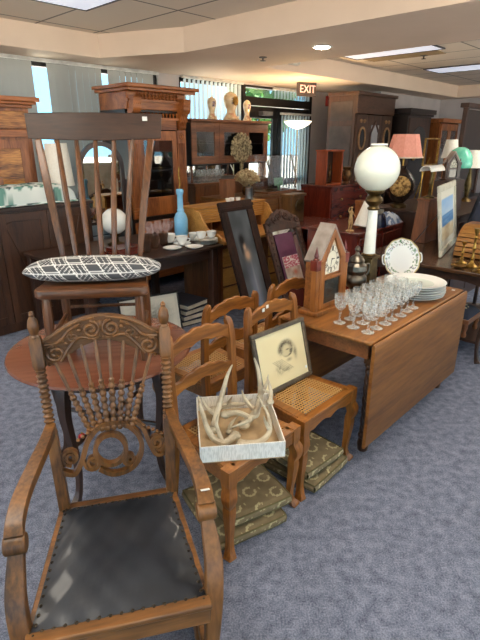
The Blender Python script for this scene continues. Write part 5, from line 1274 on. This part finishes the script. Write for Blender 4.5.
for k,(x0,x1) in enumerate([(.03,.38),(.385,.835),(.84,1.19)]):
    d_ = MB().box(x0,x1,.0,.0195,.12,2.07).build('door', W_ARM, a1, bevel=.004); xm = (x0+x1)/2
    if k == 1:
        MB().box(x0+.1,x1-.1,-.004,-.0005,.5,1.92).build('door_mirror', MIRROR, d_)
        MB().bar([(x0+.09,-.006,.49),(x1-.09,-.006,.49),(x1-.09,-.006,1.8),(xm,-.006,1.97),(x0+.09,-.006,1.8)],.03,.016,up=(0,1,0),closed=True).build('moulding', W_ARMX, d_)
    else:
        el = [(xm+.095*cos(2*pi*i/28),-.008,1.72+.16*sin(2*pi*i/28)) for i in range(28)]
        MB().bar(el,.03,.018,up=(0,1,0),closed=True).build('oval_moulding', W_LIGHT if False else wood('rubbed oak',(190,150,104),(140,104,68),'x'), d_)
        MB().prism([(p[0],p[2]) for p in el],-.006,-.0005).build('oval_panel', PANE, d_)
        b = MB()
        for s in (-1,1):
            b.tube([(xm+s*(.05+.035*(1-i/20*.8)*cos(i*.5)),-.006,1.97+.03*(1-i/20*.8)*sin(i*.5)) for i in range(21)],.009,6)
            b.tube(cr([(xm+s*.02,-.006,1.5),(xm+s*.09,-.006,1.4),(xm+s*.05,-.006,1.25),(xm+s*.1,-.006,1.1),(xm+s*.03,-.006,.95)],5),.01,6)
        b.build('carving', wood('rubbed oak relief',(176,136,92),(120,88,56),'z'), d_)
        MB().box(x0+.07,x1-.07,-.003,-.0005,.4,1.1).build('lower_mirror', MIRROR, d_)
a2 = at_uv('dark_cabinet', 8.42, 3.98, 0, 'black brown tall cabinet between the two other armoires', 'cabinet')
MB().box(0,.95,.02,.5,0,2.12).build('body', W_BLACK, a2); MB().box(-.05,1.0,-.05,.5,2.12,2.2).box(-.02,.97,-.02,.5,2.08,2.1195).build('cornice', W_BLACK, a2, bevel=.008)
d_ = MB().box(.05,.9,.0,.0195,.1,2.05).build('door', W_DARKZ, a2, bevel=.003)
MB().prism([(.16,.9),(.79,.9)]+[(.475+.315*cos(pi*i/16),1.62+.3*sin(pi*i/16)) for i in range(17)],-.004,-.0005).build('door_glass', PANE, d_)
MB().ball((.3,-.02,1.5),(.05,.014,.07),10,7).ball((.33,-.02,1.38),(.07,.014,.04),10,7).build('ornament', BRASS, a2)
a3 = at_uv('glazed_oak_cabinet', 9.62, 3.9, 0, 'warm brown glazed cabinet at the far right of the three armoires', 'cabinet')
b = MB(); b.box(0,.03,.02,.45,0,2.0).box(.87,.9,.02,.45,0,2.0).box(.03,.87,.43,.45,0,2.0).box(.03,.87,.02,.43,1.2,1.22).box(.03,.87,.02,.43,1.6,1.615); b.build('body', W_CARV, a3)
MB().box(-.05,.95,-.05,.45,2.0,2.07).build('cornice', W_CARVX, a3, bevel=.006)
for x0 in (.03,.452):
    d_ = MB().box(x0,x0+.07,0,.0195,.8,1.98).box(x0+.35,x0+.418,0,.0195,.8,1.98).box(x0+.07,x0+.35,0,.0195,1.86,1.98).box(x0+.07,x0+.35,0,.0195,.8,.9).build('door', W_CARV, a3, bevel=.003)
    MB().box(x0+.07,x0+.35,.008,.011,.9,1.86).build('door_glass', GLASS, d_)
MB().box(.03,.87,0,.0195,.1,.79).build('lower_door', W_CARVX, a3)
for k,(x,h_) in enumerate([(.2,.3),(.36,.22),(.62,.32),(.76,.2)]):
    t = at_uv('white_figurine', 9.62+x, 4.1, 1.2205, ['tall white figurine at the left in the glazed cabinet','short white figurine at the left in the glazed cabinet','tall white figurine at the right in the glazed cabinet','short white figurine at the right in the glazed cabinet'][k], 'figurine', 'white figurines in the glazed cabinet')
    MB().lathe([(.001,0),(.06,0),(.055,.02),(.07,.3*h_),(.04,.6*h_),(.055,.75*h_),(.02,.82*h_),(.035,.9*h_),(.001,h_)],seg=14).build('china', CHINA, t)
a4 = at_uv('dark_hall_stand', 9.6, 2.2, 0, 'dark wooden hall stand cut off by the right edge', 'stand')
a4.location = XY(7.5,2.5)+(0,)
MB().box(0,.9,.02,.4,0,.9).build('base', W_BLACK, a4); MB().box(0,.07,.2,.26,.9,2.12).box(.83,.9,.2,.26,.9,2.12).box(-.04,.94,.17,.29,2.1205,2.18).build('frame', W_DARKZ, a4, bevel=.004); MB().box(.071,.829,.22,.24,.95,2.1).build('panel', W_BLACK, a4)
# ================================================================ RIGHT SIDE: TABLE, SIDEBOARD AND CLUTTER
r_t = at_uv('side_table', 3.84, .98, 0, 'dark brown table holding the brass candlesticks and beach picture', 'table')
W_, D_ = 1.1, 1.15
MB().box(0,W_,0,D_,.71,TZ).build('tabletop', wood('dark glossy top',(98,66,42),(60,38,24),'y',rough=.22,coat=.4), r_t, bevel=.006)
b = MB()
b.ribbon([.03+(D_-.06)*i/24 for i in range(25)], lambda y: .60+.05*abs(sin((y/D_)*pi*2)), lambda y: .7095, .04, .06, 'yz')
b.ribbon([.03+(D_-.06)*i/24 for i in range(25)], lambda y: .60+.05*abs(sin((y/D_)*pi*2)), lambda y: .7095, W_-.06, W_-.04, 'yz')
b.box(.06,W_-.06,.04,.06,.62,.7095).box(.06,W_-.06,D_-.06,D_-.04,.62,.7095); b.build('apron', W_DARK, r_t)
for x in (.05,W_-.05):
    for y in (.05,D_-.05):
        sx_, sy_ = (-1 if x < .5 else 1), (-1 if y < .5 else 1)
        p = cr([(x,y,.705,1.2),(x+sx_*.02,y+sy_*.02,.6,1.3),(x+sx_*.01,y+sy_*.01,.4,.9),(x-sx_*.02,y-sy_*.02,.18,.62),(x,y,.04,.7),(x+sx_*.02,y+sy_*.02,.0,.95)],4)
        MB().bar([q[:3] for q in p],.045,.045,sc=[q[3] for q in p],up=(0,1,0)).build('leg', W_DARKZ, r_t, bevel=.006)
MB().box(.06,W_-.06,.06,D_-.06,.15,.17).build('lower_shelf', W_DARK, r_t)
# footstool under the table's near end
def needle(x, y):
    r = math.hypot(x-.5,y-.5); c = (40,44,58)
    if r < .3 and vnoise(x*14,y*14) > .5: c = (206,196,158) if vnoise(x*9+4,y*9) > .5 else (120,128,104)
    return c
t = at_uv('footstool', 4.06, 1.30, .171, 'dark footstool with pale flower needlepoint under the right hand table', 'footstool')
for x in (-.13,.13):
    for y in (-.13,.13): MB().lathe([(.015,0),(.022,.02),(.014,.05),(.024,.08),(.02,.12)],x,y,0,10).build('leg', W_MID, t)
MB().box(-.16,.16,-.16,.16,.1205,.16).build('frame', W_MIDX, t, bevel=.004)
b = MB(); b.c = []; b.grid(lambda s,q: ((2*s-1)*.15,(2*q-1)*.15,.1605+.06*((1-abs(2*s-1)**4)*(1-abs(2*q-1)**4))**.5), 36, 36); b.c = [needle(i/36,j/36) for j in range(37) for i in range(37)]
b.build('seat', FABP, t, recalc=False, smooth=180)
# brass candlesticks
CS = [(r*.8,z) for r,z in [(.001,0),(.058,0),(.06,.008),(.04,.016),(.02,.03),(.014,.05),(.022,.06),(.012,.075),(.01,.12),(.02,.135),(.012,.15),(.011,.2),(.018,.212),(.011,.222),(.016,.24),(.024,.262),(.026,.27),(.02,.268),(.001,.25)]]
def stick(px, py, k, label):
    u, v = on_z(px,py,TZ); x, y = XY(u,v)
    t = thing('brass_candlestick', (x,y,TZ+.001), 0, label, 'candlestick', 'brass candlesticks on the dark table')
    MB().lathe([(r,z*k) for r,z in CS],seg=20).build('stem', BRASS, t)
    MB().lathe([(.015,.2695*k),(.028,.272*k),(.028,.277*k),(.015,.275*k)],seg=18).build('drip_pan', BRASS, t)
stick(471,267,1.12,'tallest brass candlestick on the dark table'); stick(461,263,.66,'short brass candlestick left of the tallest one'); stick(479,272,.55,'small brass candlestick at the right edge of the photo')
t = at_uv('brass_dish', *on_z(462.5,268,TZ), TZ+.001, 'shallow brass dish in front of the candlesticks', 'dish')
t.location = XY(3.93,1.30)+(TZ+.001,)
MB().lathe([(.001,.006),(.03,.004),(.055,.016),(.057,.019),(.03,.009),(.001,.01)],seg=22).build('dish', BRASS, t)
# framed beach picture
def beach(x, z):
    if z > .62: return mixc((196,214,230),(150,186,222),(z-.62)/.38+.3*vnoise(x*5,z*9))
    if z > .36: return mixc((70,116,168),(120,160,198),vnoise(x*6,z*30))
    return mixc((206,186,146),(226,214,186),vnoise(x*8,z*14))
t = at_uv('beach_picture', 4.56, 1.61, TZ+.0055, 'white framed beach picture standing on the dark table', 'picture', None, R(12))
T = Matrix.Rotation(R(-9),4,'X'); FW = mat('off white moulding',(218,214,196),(196,190,170),rough=.5)
frame(t, .84, .60, .055, .025, FW, T)
def beachm(x, z): return (228,224,208) if not (.1 < x < .9 and .14 < z < .86) else beach((x-.1)/.8,(z-.14)/.72)
pic('print', .75, .5, beachm, PRINTG, t, 40, 40, T @ Matrix.Translation((0,.012,.045)))
b = MB(); b.M = T; b.box(-.38,.38,.0135,.022,.05,.54).build('backing', PAPER, t)
MB().bar([(0,.12,.35),(0,.34,.004)],.04,.008,up=(0,1,0)).build('easel_leg', W_DARKZ, t)
# slatted tambour box with orange slats behind the candlesticks
t = at_uv('tambour_box', 4.30, 1.0, TZ+.001, 'low box with orange wooden slats behind the candlesticks', 'box')
b = MB(); SLW = wood('orange slats',(206,146,74),(160,104,48),'y')
for k in range(9):
    a = k/8*R(80); x = .20-.20*cos(a)-.0; z = .01+.245*sin(a)
    b.at(x,0,z,0,0,a*.9-R(0)); b.box(-.006,.006,0,.48,0,.034)
b.build('tambour', SLW, t, bevel=.003)
for y in (-.014,.482): MB().prism([(.03,0),(.36,0),(.36,.26),(.2,.255)]+[(.2-.17*cos(R(90-i*12)),.01+.235*sin(R(90-i*12))) for i in range(1,8)], y, y+.012).build('end_panel', W_MIDX, t)
MB().box(.36,.37,0,.48,0,.26).box(.215,.359,0,.48,.252,.264).build('back', W_MIDX, t)
# dark pedestal box with a white glass desk lamp on it
t = at_uv('tapered_box', 4.86, 1.80, TZ+.001, 'dark brown tapered wooden box behind the beach picture', 'box')
t.location = XY(4.80,1.97)+(TZ+.001,)
MB().box(-.14,.14,-.075,.075,0,.40,.03,.02).build('body', W_MID, t, bevel=.004); MB().box(-.125,.125,-.065,.065,.4005,.42).build('lid', W_MIDX, t, bevel=.004)
pz = TZ+.4215
t = at_uv('desk_lamp', 4.93, 1.885, pz, 'dark desk lamp with long white glass shade above the tapered box', 'lamp')
t.location = XY(4.80,1.97)+(pz,)
MB().lathe([(.001,0),(.055,0),(.05,.015),(.015,.03),(.012,.12),(.018,.13),(.01,.2),(.01,.27),(.001,.27)],seg=16).build('base', DBRASS, t)
sh = MB(); sh.rings([[(x,.045*cos(a)*1.3,.25+.055*sin(a)+.005) for a in [pi*i/10 for i in range(11)]]+[(x,.039*cos(a)*1.3,.25+.048*sin(a)+.005) for a in [pi*(10-i)/10 for i in range(11)]] for x in (-.16,-.15,0,.15,.16)])
sh.build('lamp_shade', mat('white glass shade',(240,238,230),(234,231,222),rough=.2,coat=.3), t)
# sideboard at the back carrying lamps and clocks
sb = at_uv('dark_sideboard', 5.1, 1.75, 0, 'long dark sideboard behind the right hand table crowded with lamps', 'sideboard')
SBZ = .98
MB().box(0,1.6,.02,1.0,0,SBZ-.03).build('body', W_DARKZ, sb); MB().box(-.02,1.62,0,1.02,SBZ-.03,SBZ).build('top', W_DARK, sb, bevel=.005)
for k in range(3): 
    d_ = MB().box(.03+k*.49,.5+k*.49,.004,.0195,.1,.9).build('door', W_DARKZ, sb, bevel=.004); MB().ball((.46+k*.49,-.008,.55),.014,8,6).build('knob', BRASS, d_)
# pink shaded lamp with a gold medallion
t = at_uv('pink_lamp', 5.29, 2.51, SBZ+.0005, 'lamp with pink shade and dark base with gold medallion', 'lamp')
t.rotation_euler = (0,0,R(-20))
MB().lathe([(.001,0),(.09,0),(.09,.03),(.06,.05),(.001,.05)],seg=20).build('foot', DBRASS, t)
MB().lathe([(.001,.05),(.05,.05),(.1,.1),(.15,.17),(.16,.24),(.145,.31),(.09,.38),(.04,.42),(.045,.45),(.001,.45)],seg=28,sy=.6).build('body', mat('dark glazed body',(58,40,32),(36,26,22),rough=.25,coat=.4), t)
MED = mat('gold medallion relief',(214,172,104),(120,84,40),rough=.4,metal=.35,scale=34,lo=.42,hi=.58,bump=.6)
b = MB(); b.at(0,-.088,.235,0,R(4)); b.ball((0,0,0),(.112,.02,.112),20,12); b.build('medallion', MED, t)
MB().tube([(0,0,.45),(0,0,.56)],.01,8).build('stem', BRASS, t)
MB().lathe([(.2,.535),(.197,.535),(.135,.775),(.138,.775)],seg=8).build('lamp_shade', mat('salmon pink shade cloth',(236,164,146),(228,154,136),rough=.8,scale=40), t, smooth=20)
MB().lathe([(.199,.53),(.205,.532),(.205,.545),(.2,.546)],seg=8).build('shade_trim', mat('pale braid',(240,214,196),rough=.9), t, smooth=20)
steeple_clock(5.36, 1.98, 1.30, .22, .27, 'small dark gothic clock with white dial in front of the green glass lamp', R(-25), W_BROWN, W_DARKZ)
t = at_uv('bookcase_box', 5.38, 2.0, SBZ+.0005, 'dark wooden box under the small gothic clock', 'box')
MB().box(-.16,.16,-.09,.11,0,.318).build('body', W_DARKZ, t, bevel=.004)
t = at_uv('green_glass_lamp', 5.86, 2.11, SBZ+.0005, 'lamp with round mint green glass shade at the right', 'lamp')
MB().lathe([(.001,0),(.08,0),(.07,.02),(.02,.05),(.03,.15),(.015,.25),(.015,.44),(.001,.44)],seg=16).build('base', DBRASS, t)
MB().lathe([(.13,.42),(.14,.46),(.13,.54),(.09,.61),(.04,.64),(.036,.64),(.085,.6),(.124,.54),(.133,.46),(.125,.425)],seg=26).build('lamp_shade', mat('mint green glass',(128,222,192),(104,206,176),rough=.12,coat=.5,sss=.1), t)
def cloth_lamp(u, v, z, zb, r, h, label):
    t = at_uv('table_lamp', u, v, z, label, 'lamp')
    MB().lathe([(.001,0),(.07,0),(.06,.02),(.02,.05),(.045,zb*.5),(.015,zb*.9),(.012,zb+.05),(.001,zb+.05)],seg=16).build('base', DBRASS, t)
    MB().lathe([(r,zb),(r-.004,zb),(r*.62,zb+h),(r*.62+.004,zb+h)],seg=28).build('lamp_shade', SHADE_W, t, smooth=60)
cloth_lamp(6.5, 2.47, SBZ+.0005, .5, .11, .22, 'cream bell lampshade behind the green glass lamp')
cloth_lamp(6.4, 2.16, SBZ+.0005, .40, .15, .2, 'white lampshade at the right beyond the green glass lamp')
# gilt wire frame stand beside the pink lamp
t = at_uv('display_easel', 6.45, 2.45, SBZ+.0005, 'thin empty gilt easel frame standing beside the pink lamp', 'easel')
t.location = XY(6.12,2.56)+(SBZ+.0095,)
MB().bar([(-.2,0,.42),(.2,0,.42),(.2,0,.72),(-.2,0,.72)],.02,.02,up=(0,1,0),closed=True).build('moulding', BRASS, t)
MB().tube([(-.18,0,.0),(-.18,0,.42)],.008,8).tube([(.18,0,0),(.18,0,.42)],.008,8).tube([(0,.14,0),(0,.01,.5)],.008,8).build('struts', BRASS, t)
# dark garment draped over a chair back at the right edge
t = at_uv('draped_jacket', 5.55, 1.3, 0, 'dark blue grey jacket draped on a stand at the right edge', 'jacket')
t.location = XY(5.28,1.52)+(0,)
MB().lathe([(.14,0),(.15,.02),(.03,.04),(.02,.06)],seg=18).tube([(0,0,.03),(0,0,1.34)],.018,10).build('stand', W_DARKZ, t)
cl = MB()
def drape(s, q):
    a = 2*pi*s; r = .06+.29*q**.75+.03*sin(a*5)*q+.015*sin(a*9+2)*q
    return (r*cos(a)*1.05, r*sin(a)*.6, 1.47-.66*q-.02*cos(a*3)*q)
cl.grid(drape, 60, 20); cl.build('cloth', mat('dark slate cloth',(62,66,80),(40,42,52),rough=.85,scale=6), t, recalc=False, smooth=180)
# clutter on the floor level shelf between table lamp and pink lamp: a low mahogany stand with small things
st = at_uv('low_sideboard', 4.1, 2.30, 0, 'red brown sideboard behind the white globe lamp', 'sideboard')
MB().box(0,.95,.02,.6,0,.83).build('body', W_MAHO, st); MB().box(-.02,.97,0,.62,.83,.86).build('top', W_MAHOX, st, bevel=.005)
for k in range(2): MB().box(.03+.46*k,.46+.46*k,.004,.0195,.1,.8).build('door', W_MAHOX, st, bevel=.004)
LZ = .8605
GOLDF = mat('cream gilt figurine',(222,190,134),(170,128,76),rough=.4,scale=24)
figure('gilt_figurine', 4.17, 2.45, LZ, .23, GOLDF, 'cream and gilt cherub figurine left of the lamp column', 'figurine', R(-10))
t = at_uv('blue_figurine', 4.62, 2.50, LZ, 'navy blue figurine with a flat dark hat right of the lamp column', 'figurine')
t.location = XY(4.60,2.37)+(LZ,)
MB().lathe([(.001,0),(.07,0),(.075,.03),(.06,.1),(.045,.13),(.001,.13)],seg=18).build('body', mat('navy glaze',(40,50,82),(26,32,54),rough=.2,coat=.4), t)
MB().ball((0,0,.165),.038,12,8).build('head', CREAM, t)
MB().lathe([(.001,.19),(.1,.192),(.105,.2),(.06,.215),(.001,.23)],seg=20,sx=1.2).build('hat', mat('dark hat',(60,44,38),(40,30,26),rough=.4), t)
t = at_uv('white_cone_shade', 4.28, 2.42, LZ, 'pale cone shaped shade leaning behind the lamp column', 'lampshade')
t.location = XY(4.36,2.43)+(LZ+.002,)
b = MB(); b.at(0,0,.0,0,0,R(14)); b.lathe([(.085,.02),(.088,.02),(.03,.27),(.027,.27)],seg=22); b.build('cone', SHADE_W, t)
t = at_uv('blue_white_cloth', 4.9, 2.44, LZ, 'crumpled blue and white cloth on the red brown sideboard', 'cloth')
def crumple(s, q):
    x, y = (2*s-1), (2*q-1); e = (1-x**4)*(1-y**4)
    return (x*.16, y*.12, .002+e*(.05+.05*vnoise(s*6+2,q*6)+.03*vnoise(s*13,q*13)))
b = MB(); b.c = []; b.grid(crumple, 40, 34); b.c = [((214,222,232) if vnoise(i*.3,j*.3) > .5 else (110,132,168)) for j in range(35) for i in range(41)]
b.build('cloth', FABP, t, recalc=False, smooth=180)
for k,(u,v,s,c,lab) in enumerate([(4.95,2.40,(.24,.08,.22),W_MID,'brown wooden box right behind the crumpled cloth'),(4.98,2.81,(.1,.09,.2),W_CARV,'upright brown box at the back corner of the red brown sideboard')]):
    t = at_uv('keepsake_box', u if k else 4.86, v if k else 2.64, LZ, lab, 'box')
    MB().box(-s[0]/2,s[0]/2,-s[1]/2,s[1]/2,0,s[2]*.8).build('body', c, t, bevel=.003); MB().box(-s[0]/2-.004,s[0]/2+.004,-s[1]/2-.004,s[1]/2+.004,s[2]*.8+.0005,s[2]).build('lid', c, t, bevel=.004)
# ================================================================ CAMERA, SKY, RENDER
cd = bpy.data.cameras.new('camera'); co = bpy.data.objects.new('camera', cd); COL.objects.link(co)
co.location = (0,0,CAM_H); co.rotation_euler = (pi/2-PITCH,0,0)
cd.sensor_fit = 'VERTICAL'; cd.sensor_height = 32; cd.lens = 32*FPX/640; cd.clip_start = .05
scene.camera = co
w = bpy.data.worlds.new('sky'); scene.world = w; w.use_nodes = True
nt = w.node_tree; bg = nt.nodes['Background']
'''sk = nt.nodes.new('ShaderNodeTexSky'); sk.sky_type = 'NISHITA'; sk.sun_disc = False; sk.sun_elevation = R(48); sk.sun_rotation = R(200); sk.air_density = 1.2; sk.dust_density = 1.5
nt.links.new(sk.outputs[0], bg.inputs['Color']); '''
bg.inputs['Color'].default_value = S(146,206,236); bg.inputs['Strength'].default_value = 2.6
scene.view_settings.view_transform = 'Standard'; scene.view_settings.look = 'None'; scene.view_settings.gamma = 1; scene.view_settings.exposure = .2
scene.view_settings.use_curve_mapping = False
cy_ = scene.cycles
cy_.max_bounces = 10; cy_.diffuse_bounces = 4; cy_.glossy_bounces = 4; cy_.transmission_bounces = 10; cy_.transparent_max_bounces = 16
cy_.caustics_reflective = False; cy_.caustics_refractive = False; cy_.sample_clamp_indirect = 6; cy_.use_denoising = True
